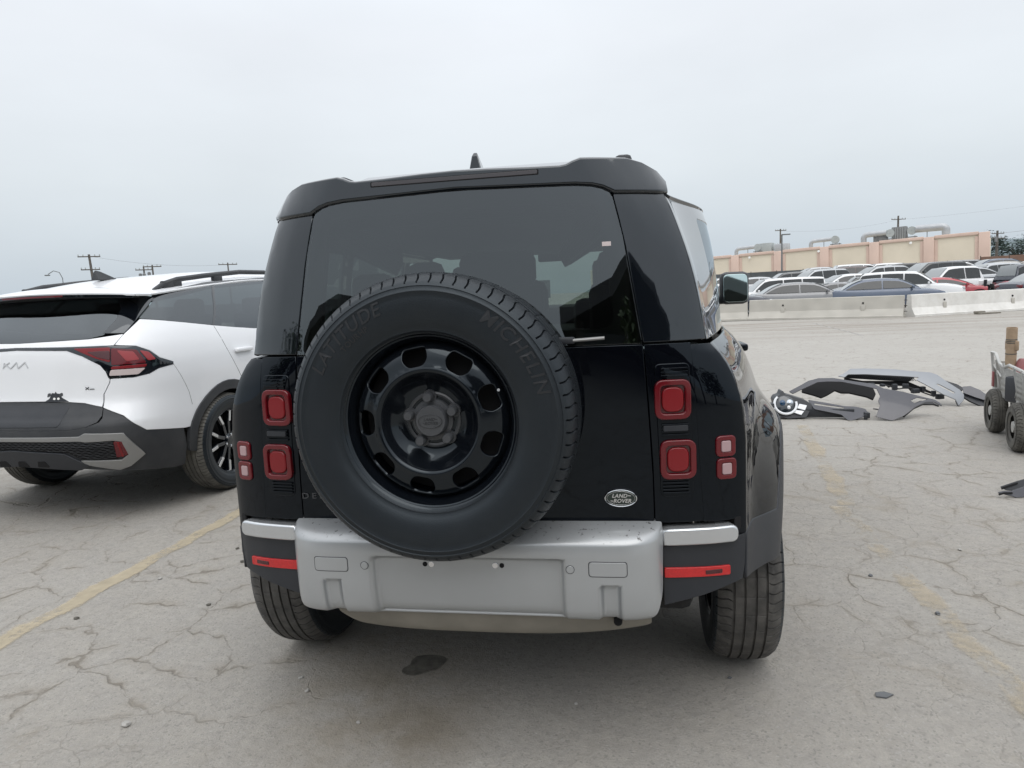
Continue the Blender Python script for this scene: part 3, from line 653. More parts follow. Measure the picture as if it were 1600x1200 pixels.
# frame behind the tailgate glass: dark surround with an opening
inner = rnd([(-.46, 1.345), (.46, 1.345), (.415, 1.715), (-.415, 1.715)], .05)
panel('window_surround', [(-x+.01*(x < 0), z) for x, z in reversed(gh)]+gh, drear, 'dark_void', suv, thick=.02, off=-.012, holes=[inner])
# spoiler with raised ends
half = [(.165, 1.7745), (.353, 1.769), (.402, 1.7635), (.432, 1.755), (.463, 1.7385), (.607, 1.7345), (.603, 1.760), (.578, 1.790), (.538, 1.812), (.497, 1.8235), (.37, 1.829), (.348, 1.822), (.330, 1.814), (.31, 1.811), (.22, 1.813), (.10, 1.818)]
spl = panel('roof_spoiler', sym([(0, 1.7795)]+half+[(0, 1.820)]), drear, 'gloss_black', suv, thick=.42, r=.010, off=.012)
panel('brake_light', rnd(rect(-.255, .245, 1.7985, 1.8085), .003), drear, 'brake_lens', spl, thick=.004, r=.001, off=.0135)
panel('brake_light_rim', rnd(rect(-.259, .249, 1.7955, 1.8105), .003), drear, 'dark_void', spl, thick=.004, r=.001, off=.0125)
panel('roof_edge', [(-.325, 0), (.325, 0), (.325, 1), (-.325, 1)], lambda x, v: (x, .058+.13*v, 1.8185-.026*x*x+.038*v), 'gloss_black', spl, out=(0, -.3, 1), step=.05, thick=.004)
panel('window_label', rect(.425, .450, 1.583, 1.595), drear, 'lamp_white', tgl, step=.05, thick=.0005, r=.0003, off=.001)
# rear pillars
zz = [1.306, 1.36, 1.42, 1.5, 1.58, 1.66, 1.728]
panel('rear_pillar', [(seam(z)+.003, z) for z in zz]+[(crease(z)-.002, z) for z in reversed(zz)], drear, 'gloss_black', suv, mirror=True)
# lamp panels and outer quarters
def split(z): return .697-.027*(z-.8)/.48
zz = [.772, .85, .95, 1.05, 1.15, 1.22, 1.27, 1.296]
panel('lamp_panel', [(seam(z)+.003, z) for z in zz]+[(split(z)-.0012, z) for z in reversed(zz)], drear, 'black_paint', suv, mirror=True, r=.002)
zo = [.77, .85, .95, 1.05, 1.12, 1.17, 1.21, 1.24, 1.27, 1.290]
panel('rear_quarter', [(split(z)+.0012, z) for z in zo]+[(crease(z)-.001, z) for z in reversed(zo)]+[(crease(.72)-.001, .722), (.800, .722), (.794, .768)], drear, 'black_paint', suv, mirror=True, r=.002, step=.02)
# main tail lamps: rounded-square tubes with a lens deep inside
def lamp(cx, cz, w, h, parent, depth=.014, rim=.0095, small=False, sgn=1):
    fm = lambda a, b: (a*sgn, def_rear(a, b), b)
    oo = rnd(rect(cx-w/2, cx+w/2, cz-h/2, cz+h/2), .024 if not small else .012, 5); ii = rnd(rect(cx-w/2+rim, cx+w/2-rim, cz-h/2+rim, cz+h/2-rim), .018 if not small else .008, 5)
    root = panel('tail_lamp' if not small else 'signal_lamp', oo, fm, 'lamp_red', parent, step=.012, thick=depth+.006, r=.004, holes=[ii], off=depth)
    panel('lens', ii, fm, 'lamp_dark_red' if not small else 'lamp_red', root, step=.02, thick=.003, r=.001, off=.004 if not small else .004)
    if not small: panel('light_block', rnd(rect(cx-w*.27, cx+w*.27, cz-h*.29, cz+h*.29), .02, 5), fm, 'lamp_red_bright', root, step=.012, thick=.010, r=.006, off=.011)
    else: panel('light_block', rnd(rect(cx-w*.24, cx+w*.24, cz-h*.26, cz+h*.26), .004, 3), fm, 'lamp_pale', root, step=.015, thick=.006, r=.002, off=.008)
    return root
for s in (1, -1):
    fm = lambda a, b, s=s: (a*s, def_rear(a, b), b)
    ins = panel('lamp_bezel', rnd([(.578, .852), (.668, .850), (.660, 1.238), (.566, 1.238)], .014), fm, 'black_paint', suv, step=.02, thick=.01, r=.003, off=.003)
    for k, z in enumerate([.862, .872, .882, .892, 1.034, 1.044, 1.054, 1.064, 1.205, 1.215, 1.225]):
        panel('bezel_slat', rect(.581, .655, z-.002, z+.002), fm, 'black_paint', ins, step=.05, thick=.004, r=.001, off=.010)
    panel('bezel_chip', rnd(rect(.585, .652, 1.047, 1.061), .003), fm, 'satin_black', ins, step=.05, thick=.006, r=.001, off=.0135)
    lamp(.6125, 1.137, .095, .108, suv, sgn=s); lamp(.6250, .961, .095, .109, suv, sgn=s)
    lamp(.763, .991, .051, .055, suv, .007, .0075, True, s); lamp(.765, .924, .051, .056, suv, .007, .0075, True, s)
# body sides with wheel arch cut-outs
def arch(c, r, z0, n=18, zc=.42):
    a0 = math.asin((z0-zc)/r); return [(c-r*math.cos(a0+(math.pi-2*a0)*i/n), zc+r*math.sin(a0+(math.pi-2*a0)*i/n)) for i in range(n+1)]
low = [(.078, .724), (.17, .745), (.27, .725)]
rear_arch = arch(AX_R, .535, .72)
side = [(.078, 1.290), (.078, 1.2), (.078, 1.0), (.078, .80)]+[(.078, .724), (.15, .738)]+rear_arch+[(AX_R+.55, .55), (3.25, .55)]+arch(AX_F, .535, .72)+[(4.46, .70), (4.56, .72), (4.56, 1.10), (4.4, 1.2), (3.2, 1.292), (2.0, 1.296)]
panel('body_side', side, def_side, 'black_paint', suv, out=(1, 0, 0), mirror=True, step=.035, r=.003)
# satin lower cladding: rear corner, arch rings, sill
lowc = [(.580, .697), (.79, .697), (.797, .712), (crease(.7)-.001, .717), (crease(.62)-.001, .62), (.815*.998, .578), (.696, .543), (.58, .516)]
panel('corner_cladding', lowc, drear, 'satin_black', suv, mirror=True, step=.025, r=.002)
ring = [(.078, .718), (.15, .733)]+arch(AX_R, .53, .716)+list(reversed(arch(AX_R, .463, .56)))+[(.20, .575), (.078, .577)]
panel('arch_cladding', ring, lambda y, z: (def_side(y, z)[0]+.003, y, z), 'satin_black', suv, out=(1, 0, 0), mirror=True, step=.022, thick=.035, r=.004)
panel('arch_cladding', arch(AX_F, .53, .716)+list(reversed(arch(AX_F, .463, .5))), lambda y, z: (def_side(y, z)[0]+.003, y, z), 'satin_black', suv, out=(1, 0, 0), mirror=True, step=.03, thick=.035, r=.004)
panel('sill', rect(AX_R+.5, AX_F-.5, .36, .545), def_side, 'satin_black', suv, out=(1, 0, 0), mirror=True, step=.06)
# upper sides: pillars with window openings, dark glass set into them
wins = [rnd([(.42, 1.325), (1.12, 1.325), (1.12, 1.685), (.42, 1.685)], .03), rnd([(1.22, 1.325), (2.02, 1.325), (2.02, 1.685), (1.22, 1.685)], .03), rnd([(2.10, 1.325), (3.0, 1.325), (2.52, 1.685), (2.10, 1.685)], .03)]
up = [(.080, 1.304), (3.08, 1.302), (2.55, 1.731), (.080, 1.731)]
panel('side_pillars', up, def_side, 'gloss_black', suv, out=(1, 0, 0), mirror=True, step=.04, holes=wins)
for i, w in enumerate(wins): panel('side_window', w, def_side, 'privacy_glass' if i < 2 else 'clear_glass', suv, out=(1, 0, 0), mirror=True, step=.06, thick=.003, r=.001, off=-.002)
# fuel flap, handles
panel('fuel_flap', circ(.50, 1.02, .062, 24), def_side, 'black_paint', suv, out=(1, 0, 0), step=.02, off=.0012, thick=.004, r=.0012)
for s in (1, -1):
    for y in (1.42, 2.32): MB().rbox((s*1.012, y, 1.165), (.05, .20, .035), .012).build('door_handle', 'black_paint', suv)
    mr = MB().rbox((s*1.16, 2.632, 1.435), (.175, .115, .205), .035).build('wing_mirror', 'satin_black', suv)
    MB().rbox((s*1.03, 2.66, 1.36), (.18, .06, .05), .015).build('mirror_arm', 'satin_black', mr)
    panel('mirror_glass', rnd(rect(1.088, 1.232, 1.35, 1.52), .03), lambda a, b, s=s: (a*s, 2.560+.13*(b-1.435)+.06*(a-1.16), b), 'mirror', mr, step=.05, thick=.003, r=.002)
# roof, rails, fin
def roof(t, y):
    xe = def_side(y, 1.733)[0]; return (t*xe, y+.04*(1-abs(t)), 1.733+.108*(1-abs(t)**3.2)*sstep((2.75-y)/.6+.35) - .012*max(0, (.5-y)))
panel('roof', [(-1, .12), (1, .12), (1, 1.2), (1, 2.5), (-1, 2.5), (-1, 1.2)], roof, 'black_paint', suv, out=(0, 0, 1), step=.05, thick=.02)
for s in (1, -1):
    rl = MB().rbox((s*.49, 1.30, 1.872), (.055, 1.9, .045), .014).build('roof_rail', 'satin_black', suv)
    for y in (.42, 1.05, 1.65, 2.18): MB().rbox((s*.495, y, 1.815), (.06, .12, .10), .012).build('rail_foot', 'satin_black', rl)
fin = MB(); prof = [(-.075, 0), (.085, 0), (.03, .05), (-.035, .105), (-.058, .115), (-.07, .10)]
fin.add([(x*k, y, z) for x in (-1, 1) for (y, z), k in zip(prof, (.034, .03, .02, .009, .006, .012))], [(0, 1, 2, 3, 4, 5), (11, 10, 9, 8, 7, 6)]+[(i, i+6, (i+1) % 6+6, (i+1) % 6) for i in range(6)])
fin.build('antenna_fin', 'gloss_black', suv, loc=(-.02, .50, 1.842), bevel=.004)
# windscreen, bonnet, front
def wscreen(t, v): 
    y = 2.50+.60*v; z = 1.795-.50*v; xe = .80+.08*v; return (t*xe, y+.10*(1-t*t)*(.3+.7*v), z+.03*(1-t*t))
panel('windscreen', [(-1, 0), (1, 0), (1, 1), (-1, 1)], wscreen, 'clear_glass', suv, out=(0, 1, .6), step=.1, thick=.004, r=.001)
panel('bonnet', [(-1, 3.12), (1, 3.12), (1, 4.5), (-1, 4.5)], lambda t, y: (t*def_side(y, 1.2)[0]*.94, y, 1.292-.09*(y-3.1)/1.4-.03*t*t), 'black_paint', suv, out=(0, 0, 1), step=.08)
panel('front_face', rnd([(-.83, .55), (.83, .55), (.83, 1.16), (-.83, 1.16)], .08), lambda x, z: (x, 4.58-.12*x*x, z), 'satin_black', suv, out=(0, 1, 0), step=.08)
for s in (1, -1): MB().lathe([(0, .0), (.01, .09), (-.03, .10)], 'y', (s*.62, 4.55, 1.0), 24).build('headlamp_opening', 'dark_void', suv)
# silver rear bumper
BP = [(.0, .02, .779), (.075, -.055, .768), (.115, -.093, .752), (.135, -.106, .737), (.175, -.111, .70), (.255, -.110, .62), (.335, -.101, .54), (.375, -.085, .508), (.415, -.048, .494), (.48, .02, .490)]
BY = smooth_tab([(p[0], p[1]) for p in BP]); BZ = smooth_tab([(p[0], p[2]) for p in BP])
def band(x, a, b, e): return sstep((x-a)/e)*sstep((b-x)/e)
def bumper(x, v):
    k = min(.999, max(0, (abs(x)-.40)/.182)); y = .02+(BY(v)-.02)*math.sqrt(1-k**3.2); z = BZ(v)
    rec = .030*band(x, -.300, .300, .022)*band(z, .492, .700, .016)
    for c in (.4235, -.4235): rec += .020*band(x, c-.030, c+.030, .008)*sstep((.622-z)/.010)*sstep((v-.15)/.05)
    return (x, y+rec, z)
bo = [(-.570, .0), (.570, .0), (.578, .12), (.574, .30), (.560, .36), (.52, .425), (.46, .47), (-.46, .47), (-.52, .425), (-.560, .36), (-.574, .30), (-.578, .12)]
bmp = panel('rear_bumper', rnd(bo, .02), bumper, 'silver_paint', suv, step=.0125, thick=.012, r=.004)
def vz(z):
    a, b = .13, .41
    for _ in range(30):
        m = (a+b)/2
        if BZ(m) > z: a = m
        else: b = m
    return a
for s in (1, -1):
    c = rnd(rect(s*.4185-.052, s*.4185+.052, vz(.690), vz(.650)), .008); g = rnd(rect(s*.4185-.055, s*.4185+.055, vz(.693), vz(.647)), .010)
    panel('tow_cover_gap', g, bumper, 'lug', bmp, step=.03, thick=.002, r=.0006, off=.0005); panel('tow_cover', c, bumper, 'silver_paint', bmp, step=.03, thick=.002, r=.001, off=.0018)
    panel('sensor_ring', circ(s*.311, vz(.668), .0125, 20), bumper, 'lug', bmp, step=.02, thick=.002, r=.0006, off=.0006); panel('parking_sensor', circ(s*.311, vz(.668), .0098, 20), bumper, 'silver_paint', bmp, step=.02, thick=.003, r=.0015, off=.0022)
    for dx, mm, rr in ((0, 'chrome', .008), (s*.020, 'dark_void', .0065)): panel('plate_screw', circ(s*.098-.012+dx, vz(.664), rr, 14), bumper, mm, bmp, step=.01, thick=.004, r=.001, off=.002)
    panel('step_trim', rnd(rect(.582, .785, .712, .748), [0, .012, .016, 0]), lambda a, b, s=s: (a*s, def_rear(a, b), b), 'bright_trim', suv, step=.02, thick=.04, r=.009, off=.022)
    panel('step_shadow', rnd(rect(.790, .808, .735, .772), .006), lambda a, b, s=s: (a*s, def_rear(a, b), b), 'dark_void', suv, step=.02, thick=.004, r=.001, off=.001)
    rf = panel('reflector', rnd([(.582, .604), (.772, .601), (.772, .627), (.582, .631)], .003), lambda a, b, s=s: (a*s, def_rear(a, b), b), 'reflector_red', suv, step=.03, thick=.008, r=.002, off=.006)
    panel('reflector_window', rnd(rect(.70, .748, .609, .620), .002), lambda a, b, s=s: (a*s, def_rear(a, b), b), 'lamp_dark_red', rf, step=.03, thick=.002, r=.0008, off=.0075)
# lower valance below the bumper
def val(x, v): k = abs(x)/.56; return (x, -.045+.10*k**3+.05*v, .494-.085*math.sin(min(1, v)*1.5))
panel('valance', rnd([(-.47, 0), (.54, 0), (.54, .75), (.49, 1), (-.36, 1), (-.47, .35)], .04), val, 'tan_plastic', suv, step=.04, thick=.02)
MB().lathe([(-.002, .0), (0, .013), (.02, .013)], 'y', (.44, -.006, .462), 20).build('tow_eye', 'dark_void', suv)
# underbody, axle, wheel wells, floor of the cabin
MB().rbox((0, 2.25, .82), (1.36, 4.2, .80), .04).box((0, 2.35, .82), (1.76, 1.9, .86)).box((0, .40, 1.0), (1.48, .55, .5)).build('underbody', 'underbody', suv, smooth=0)
MB().rbox((0, .30, .64), (1.02, .40, .24), .05).build('rear_chassis', 'underbody', suv)
MB().tube([(-.80, AX_R, WZ), (.80, AX_R, WZ)], .05, 12).lathe([(-.12, .05), (-.1, .13), (.1, .13), (.12, .05)], 'x', (0, AX_R, WZ), 16).build('rear_axle', 'underbody', suv)
MB().rbox((0, 2.86, 1.30), (1.5, .34, .15), .05).build('dashboard', 'seat', suv)
def seat(x, y, zt, hr=.15):
    s = MB().rbox((x, y, zt-.20), (.48, .13, .40), .05, Matrix.Rotation(R(8), 3, 'X')).build('seat', 'seat', suv); MB().rbox((x, y-.05, zt+.055+hr/2-.03), (.25, .09, hr), .035).build('headrest', 'seat', s)
for x in (-.40, .42): seat(x, 2.05, 1.42, .19)
for x, w_, zt in ((-.68, .22, 1.40), (-.42, .19, 1.44), (-.085, .38, 1.47), (.50, .30, 1.45)):
    q = MB().rbox((x, 1.15, zt-.15), (w_+.06, .13, .40), .05, Matrix.Rotation(R(8), 3, 'X')).build('seat', 'seat', suv); MB().rbox((x, 1.10, zt+.10), (w_*.92, .10, .17), .045).build('headrest', 'seat', q)
MB().rbox((0, 1.42, 1.715), (1.30, 2.0, .025), .01).build('headliner', 'seat', suv)
MB().tube([(.10*math.cos(a*.5236)*1.8-.40, 2.72+.07*math.sin(a*.5236), 1.32+.18*math.sin(a*.5236)) for a in range(12)], .014, 6, closed=True).build('steering_wheel', 'seat', suv)
MB().rbox((.02, 2.60, 1.70), (.22, .03, .07), .012).build('interior_mirror', 'seat', suv)

# tyres and steel wheels
def tyre_mesh(name, Rt, hw, rim, mats, pitch=72, per=12, grooves=(-.058, -.02, .02, .058)):
    """road tyre, axis along x: grooved tread, slanted shoulder sipes, rounded walls; tread faces take the second material"""
    k = hw/.13; pr = []
    wall = [(.095, rim), (.103, rim+.010), (.112, rim+.016), (.112, rim+.022), (.118, rim+.030), (.1245, rim+.05), (.1285, rim+.075), (.129, Rt-.075), (.1285, Rt-.068), (.1275, Rt-.052), (.1285, Rt-.0505), (.1280, Rt-.0485), (.1255, Rt-.046), (.1240, Rt-.038), (.1255, Rt-.0365), (.1245, Rt-.0345), (.121, Rt-.030), (.119, Rt-.026)]
    tr = []
    xs = sorted(set([-.114, -.110, -.104, -.098, -.092, -.086, -.08, -.074, -.067]+[.114, .110, .104, .098, .092, .086, .08, .074, .067]+[0, -.03, .03, -.045, .045, -.01, .01]))
    for x in xs:
        if any(abs(x-g) < .0055 for g in grooves): continue
        tr.append((x, 0))
    for g in grooves: tr += [(g-.0045, 0), (g-.0035, -.0075), (g+.0035, -.0075), (g+.0045, 0)]
    tr.sort(); prof = [(-a*k, r, 0) for a, r in wall]+[(x*k, Rt-.020*(abs(x)/.114)**5-.002*(x/.1)**2+d, 1) for x, d in tr]+[(a*k, r, 0) for a, r in reversed(wall)]
    n = pitch*per; V = []; F = []; mi = []; m = len(prof)
    for i in range(n):
        ph = i % per
        for a, r, tread in prof:
            s = abs(a)/k; sh = 0; d = 0
            if s > .063: q = min(1, (s-.063)/.055); sh = .5*math.sin(q*5.2)*(1-.3*q)+.6*q
            if .064 < s < .1205 and ph == 0 and r > Rt-.034: d = .008
            elif tread and s < .056 and ph == per//2 and (i//per) % 2 == 0: d = .002
            t = 2*math.pi*(i+sh*per*.35*(1 if a > 0 else -1))/n; V.append((a, (r-d)*math.cos(t), (r-d)*math.sin(t)))
    for i in range(n):
        for j in range(m-1): F.append((i*m+j, ((i+1) % n)*m+j, ((i+1) % n)*m+j+1, i*m+j+1)); mi.append(1 if prof[j][2] and prof[j+1][2] else 0)
    me = bpy.data.meshes.new(name); me.from_pydata(V, [], F)
    for x in mats: me.materials.append(MATS[x])
    me.polygons.foreach_set('material_index', mi); me.polygons.foreach_set('use_smooth', [True]*len(F)); me.set_sharp_from_angle(angle=R(38)); me.update(); return me
T_SPARE = tyre_mesh('tyre', .407, .13, .235, ('rubber', 'rubber')); T_ROAD = tyre_mesh('tyre', .407, .122, .235, ('rubber', 'rubber_dusty'))
def rim_depth(r): return SD(r)
SD = smooth_tab([(.0, .062), (.08, .064), (.095, .060), (.115, .044), (.132, .020), (.139, .009), (.147, .007), (.158, .012), (.185, .019), (.207, .032), (.222, .056)])
def disc(p, q): return (.112-SD(math.hypot(p, q)), p, q)
def steel_wheel(parent):
    holes = [list(reversed(circ(0, 0, .148, 72)))]
    for k in range(9):
        a = R(60+40*k); c, s = math.cos(a), math.sin(a)
        h = rnd([(.154, -.024), (.154, .024), (.176, .040), (.208, .034), (.208, -.034), (.176, -.040)], .013); holes.append([(u*c-v*s, u*s+v*c) for u, v in h])
    w = panel('wheel_disc', circ(0, 0, .222, 96), disc, 'steel_black', parent, step=.010, thick=.004, r=.003, holes=holes, out=(1, 0, 0))
    MB().lathe([(.112-SD(.1515*i/40)+.0006*(i < 40), .1515*i/40) for i in range(8, 41)], 'x', n=96).build('wheel_bowl', 'steel_black', w)
    MB().lathe([(-.10, .245), (-.098, .236), (-.06, .225), (.02, .205), (.05, .219), (.078, .226), (.090, .236), (.099, .239), (.1035, .245), (.101, .249), (.093, .249)], 'x', n=96).build('rim', 'steel_black', w)
    MB().lathe([(.03, .0), (.03, .2), (-.01, .215)], 'x', n=48).build('barrel_shadow', 'dark_void', w)
    h = MB().lathe([(.046, .078), (.052, .078), (.054, .074), (.052, .068)], 'x', n=48).lathe([(.046, .060), (.060, .058), (.062, .047), (.080, .044), (.084, .041), (.085, 0)], 'x', n=48).build('hub_cap', 'lug', w)
    for k in range(5):
        a = R(95+72*k); y, z = .066*math.cos(a), .066*math.sin(a); MB().lathe([(.046, .019), (.057, .019), (.057, .0145), (.082, .0135), (.086, .011), (.086, 0)], 'x', (0, y, z), 18).build('wheel_nut', 'lug', w)
    return w, h
def place_text(mb, key, fn):
    vs, fs = TXT[key]; mb.add([fn(*v) for v in vs], fs)
def oval_badge(parent, fn, mdark, mline, sx=1.0):
    b = MB().prism(circ(0, 0, .0455*sx, 40, .0245*sx), lambda a, b_, d: fn(a, b_, d), .004).build('badge', mdark, parent, smooth=30)
    o = MB(); ring = circ(0, 0, .046*sx, 48, .025*sx); o.tube([fn(a, c, .003) for a, c in ring], .0017*sx, 8, closed=True); ring = circ(0, 0, .0405*sx, 48, .0205*sx); o.tube([fn(a, c, .004) for a, c in ring], .0006*sx, 6, closed=True); o.build('badge_rim', mline, b)
    t = MB(); place_text(t, 'lr1', lambda x, y, z: fn((x-.004)*sx*.95, (y+.0075)*sx*.95, .004+z)); place_text(t, 'lr2', lambda x, y, z: fn((x+.004)*sx*.95, (y-.0085)*sx*.95, .004+z))
    for (x0, y0), (x1, y1) in (((.021, .0085), (.029, .0075)), ((-.030, -.0075), (-.022, -.0085))): t.prism([(x0, y0-.0012), (x1, y1-.0012), (x1, y1+.0012), (x0, y0+.0012)], lambda a, b_, d: fn(a*sx, b_*sx, .004+d), .001)
    t.build('badge_lettering', mline, b, smooth=0); return b
spare = empty('spare_wheel', (0, 0, 0)); spare.parent = suv; spare.location = (-.049, -.115, 1.123); spare.rotation_euler = (0, 0, -math.pi/2)
t = link('tyre', T_SPARE, spare)
w, h = steel_wheel(spare)
oval_badge(h, lambda a, b, d: (.084+d*.5, a, b), 'lug', 'rubber_letter', .72)
def wall_x(r): return lerp_tab([(.25, .105), (.265, .118), (.285, .1245), (.31, .1285), (.332, .129), (.355, .127), (.369, .1235), (.38, .119)], r)
def arc_text(txt, pre, a_mid, rad, gap):
    """one mesh per letter, laid clockwise along the tyre wall"""
    ws = [max(v[0] for v in TXT[pre+c][0])-min(v[0] for v in TXT[pre+c][0]) for c in txt]; tot = sum(ws)+gap*(len(txt)-1); p = -tot/2
    for ch, w_ in zip(txt, ws):
        vs_, fs = TXT[pre+ch]; x0 = min(v[0] for v in vs_); V = []
        for x, y, z in vs_: rr = rad+y; aa = R(a_mid)-(p+x-x0)/rad; V.append((wall_x(rr)+.0008+max(0, z), rr*math.cos(aa), rr*math.sin(aa)))
        MB().add(V, fs).build('sidewall_letter', 'rubber_letter', spare, smooth=0); p += w_+gap
arc_text('MICHELIN', 'c', 36, .331, .006); arc_text('LATITUDE', 'c', 131, .331, .004); arc_text('TOURHP', 's', 128, .300, .003)
vl = MB().tube([(.06, .205*math.cos(R(22)), .205*math.sin(R(22))), (.085, .212*math.cos(R(23)), .212*math.sin(R(23)))], .004, 8).build('valve', 'badge_grey', spare)
MB().rbox((0, -.03, 1.12), (.34, .10, .34), .04).build('spare_carrier', 'underbody', suv)
rims = []
for i, (x, y) in enumerate(((.883, AX_R), (-.883, AX_R), (.883, AX_F), (-.883, AX_F))):
    wh = empty('wheel', (0, 0, 0)); wh.parent = suv; wh.location = (x, y, WZ); wh.rotation_euler = (R(13*i), 0, 0) if x > 0 else (0, 0, math.pi); link('tyre', T_ROAD, wh)
    if i == 0: w0, h0 = steel_wheel(wh)
    else: copy_tree(w0, wh)
# badges
oval_badge(suv, lambda a, b, d: (.4585+a*1.0, def_rear(.458, .85)-.002-d, .8475+b), 'badge_green', 'chrome')
lt = MB(); place_text(lt, 'defender', lambda x, y, z: (-.44+x, def_rear(-.5, .85)-.001-z, .850+y*.75)); lt.build('tailgate_lettering', 'lug', suv, smooth=0)
wip = MB().tube([(.335, -.012, 1.318), (.425, -.008, 1.322)], .005, 8).build('wiper', 'trim_silver', suv); MB().rbox((.31, -.005, 1.318), (.06, .02, .02), .005).build('wiper_hub', 'satin_black', wip)

# ------------------------------------------------------------------ white crossover
xo = empty('crossover', (-3.78, 2.05, 0), R(-4.0), 'white crossover with black cladding parked left of the black off-roader', 'car')
def SPM(o=0): return lambda u, z: sp_map(u, z)
def spp(name, outline, m, parent=None, full=False, **k):
    k.setdefault('step', .03); k.setdefault('out', (.5, -1, .2))
    ol = sym(outline) if full else outline
    if full: k['out'] = (0, -1, .2)
    return panel(name, ol, sp_map, m, parent or xo, mirror=not full, **k)
def u_of(y):
    a, b = 0, 6.2
    for _ in range(40):
        m = (a+b)/2
        if SP_Y(m) < y: a = m
        else: b = m
    return a
XR, XF = 1.07, 4.02; UR, UF = u_of(XR), u_of(XF)
def uarch(c, r, z0, zc=.395, n=20, rz=None):
    rz = rz or r; a0 = math.asin((z0-zc)/rz); return [(c-r*math.cos(a0+(math.pi-2*a0)*i/n), zc+rz*math.sin(a0+(math.pi-2*a0)*i/n)) for i in range(n+1)]
mat('spoiler_grey', (.06, .062, .065), .5)
# tailgate
spp('tailgate', [(0, .880), (.251, .879), (.441, .871), (.548, .862), (.676, .832), (.674, .911), (.716, .99), (.722, 1.010), (.704, 1.062), (.672, 1.110), (.555, 1.177), (.436, 1.221), (0, 1.236)], 'white_paint', full=True)
spp('tailgate_upper', [(0, 1.256), (.437, 1.249), (.778, 1.247), (.838, 1.316), (.594, 1.292), (0, 1.281)], 'white_paint', full=True)
hatch = spp('tailgate_lower', [(0, .690), (.474, .686), (.602, .703), (.672, .735), (.690, .775), (.682, .824), (.548, .857), (.441, .866), (0, .875)], 'clad_black', full=True, off=-.004)
spp('plate_recess', rnd([(0, .71), (.40, .712), (.44, .845), (0, .850)], [0, .02, .02, 0]), 'satin_black', hatch, full=True, off=-.002, thick=.004)
bar = spp('lamp_bar', [(0, 1.238), (.438, 1.224), (.558, 1.181), (.674, 1.115), (.708, 1.065), (.719, 1.026), (.88, 1.020), (.985, 1.036), (1.06, 1.066), (1.192, 1.081), (1.196, 1.094), (1.08, 1.133), (1.016, 1.186), (.924, 1.227), (.773, 1.240), (.437, 1.2435), (0, 1.2525)], 'gloss_black', full=True, off=.004, step=.02)
for (ol, m, o) in (([(.50, 1.231), (.757, 1.228), (.742, 1.130), (.655, 1.160)], 'lamp_red_bright', .010), ([(.60, 1.206), (.752, 1.205), (.745, 1.145), (.672, 1.165)], 'lamp_dark_red', .0125),
                   ([(.765, 1.222), (.925, 1.202), (.972, 1.110), (.750, 1.110)], 'lamp_red', .010), ([(.80, 1.205), (.90, 1.19), (.93, 1.135), (.85, 1.13)], 'lamp_red_pale', .0125), ([(.752, 1.098), (.975, 1.100), (.965, 1.082), (.744, 1.082)], 'lamp_red_bright', .011),
                   ([(.741, 1.075), (.960, 1.073), (.912, 1.036), (.729, 1.038)], 'lamp_white', .010), ([(.945, 1.196), (1.005, 1.180), (1.045, 1.128), (.990, 1.124)], 'lamp_red_pale', .010)):
    spp('tail_lens', rnd(ol, .010), m, bar, off=o, thick=.006, r=.002, step=.02)
for k in range(4): spp('lamp_fin', [(1.075+.028*k, 1.112-.007*k), (1.090+.028*k, 1.108-.007*k), (1.090+.028*k, 1.086), (1.075+.028*k, 1.086)], 'clad_black', bar, off=.008, thick=.004, r=.001)
# white side with arch cut-outs
belt = [(.955, 1.414), (1.122, 1.399), (1.45, 1.366), (1.775, 1.331), (2.31, 1.278), (3.0, 1.248), (3.8, 1.225), (4.35, 1.20)]
front = [(5.2, 1.07), (5.45, .98), (5.5, .72), (5.2, .66)]
ua = uarch(UR, .497, .60); uf = uarch(UF, .497, .60)
side = [(.690, .826), (.686, .911), (.728, .99), (.732, 1.013), (.88, 1.012), (.992, 1.028), (1.066, 1.058), (1.198, 1.074), (1.204, 1.097), (1.086, 1.139), (1.022, 1.193), (.928, 1.234), (.790, 1.248), (.850, 1.318)]+belt+front+list(reversed(uf))+[(UF-.5, .50), (UR+.5, .50)]+list(reversed(ua))+[(1.319, .602), (.993, .648), (.836, .765)]
side[-3:] = [(1.300, .602), (.993, .648), (.836, .765)]
spp('body_side', side, 'white_paint', out=(1, -.2, 0), step=.035)
# door seams as thin dark gaps
def seam_line(pts, w=.004):
    L = [(a-w/2, b) for a, b in pts]+[(a+w/2, b) for a, b in reversed(pts)]; spp('door_gap', L, 'dark_void', off=.0008, thick=.001, r=.0004, out=(1, 0, 0), step=.08)
seam_line([(1.779, 1.324), (1.851, 1.137), (1.93, 1.0), (1.99, .90)]); seam_line([(2.96, 1.24), (2.95, .9), (2.93, .52)]); seam_line([(3.95, 1.2), (4.0, .9)]); seam_line([(1.19, 1.09), (1.26, .98), (1.33, .86), (1.38, .76)], .002)
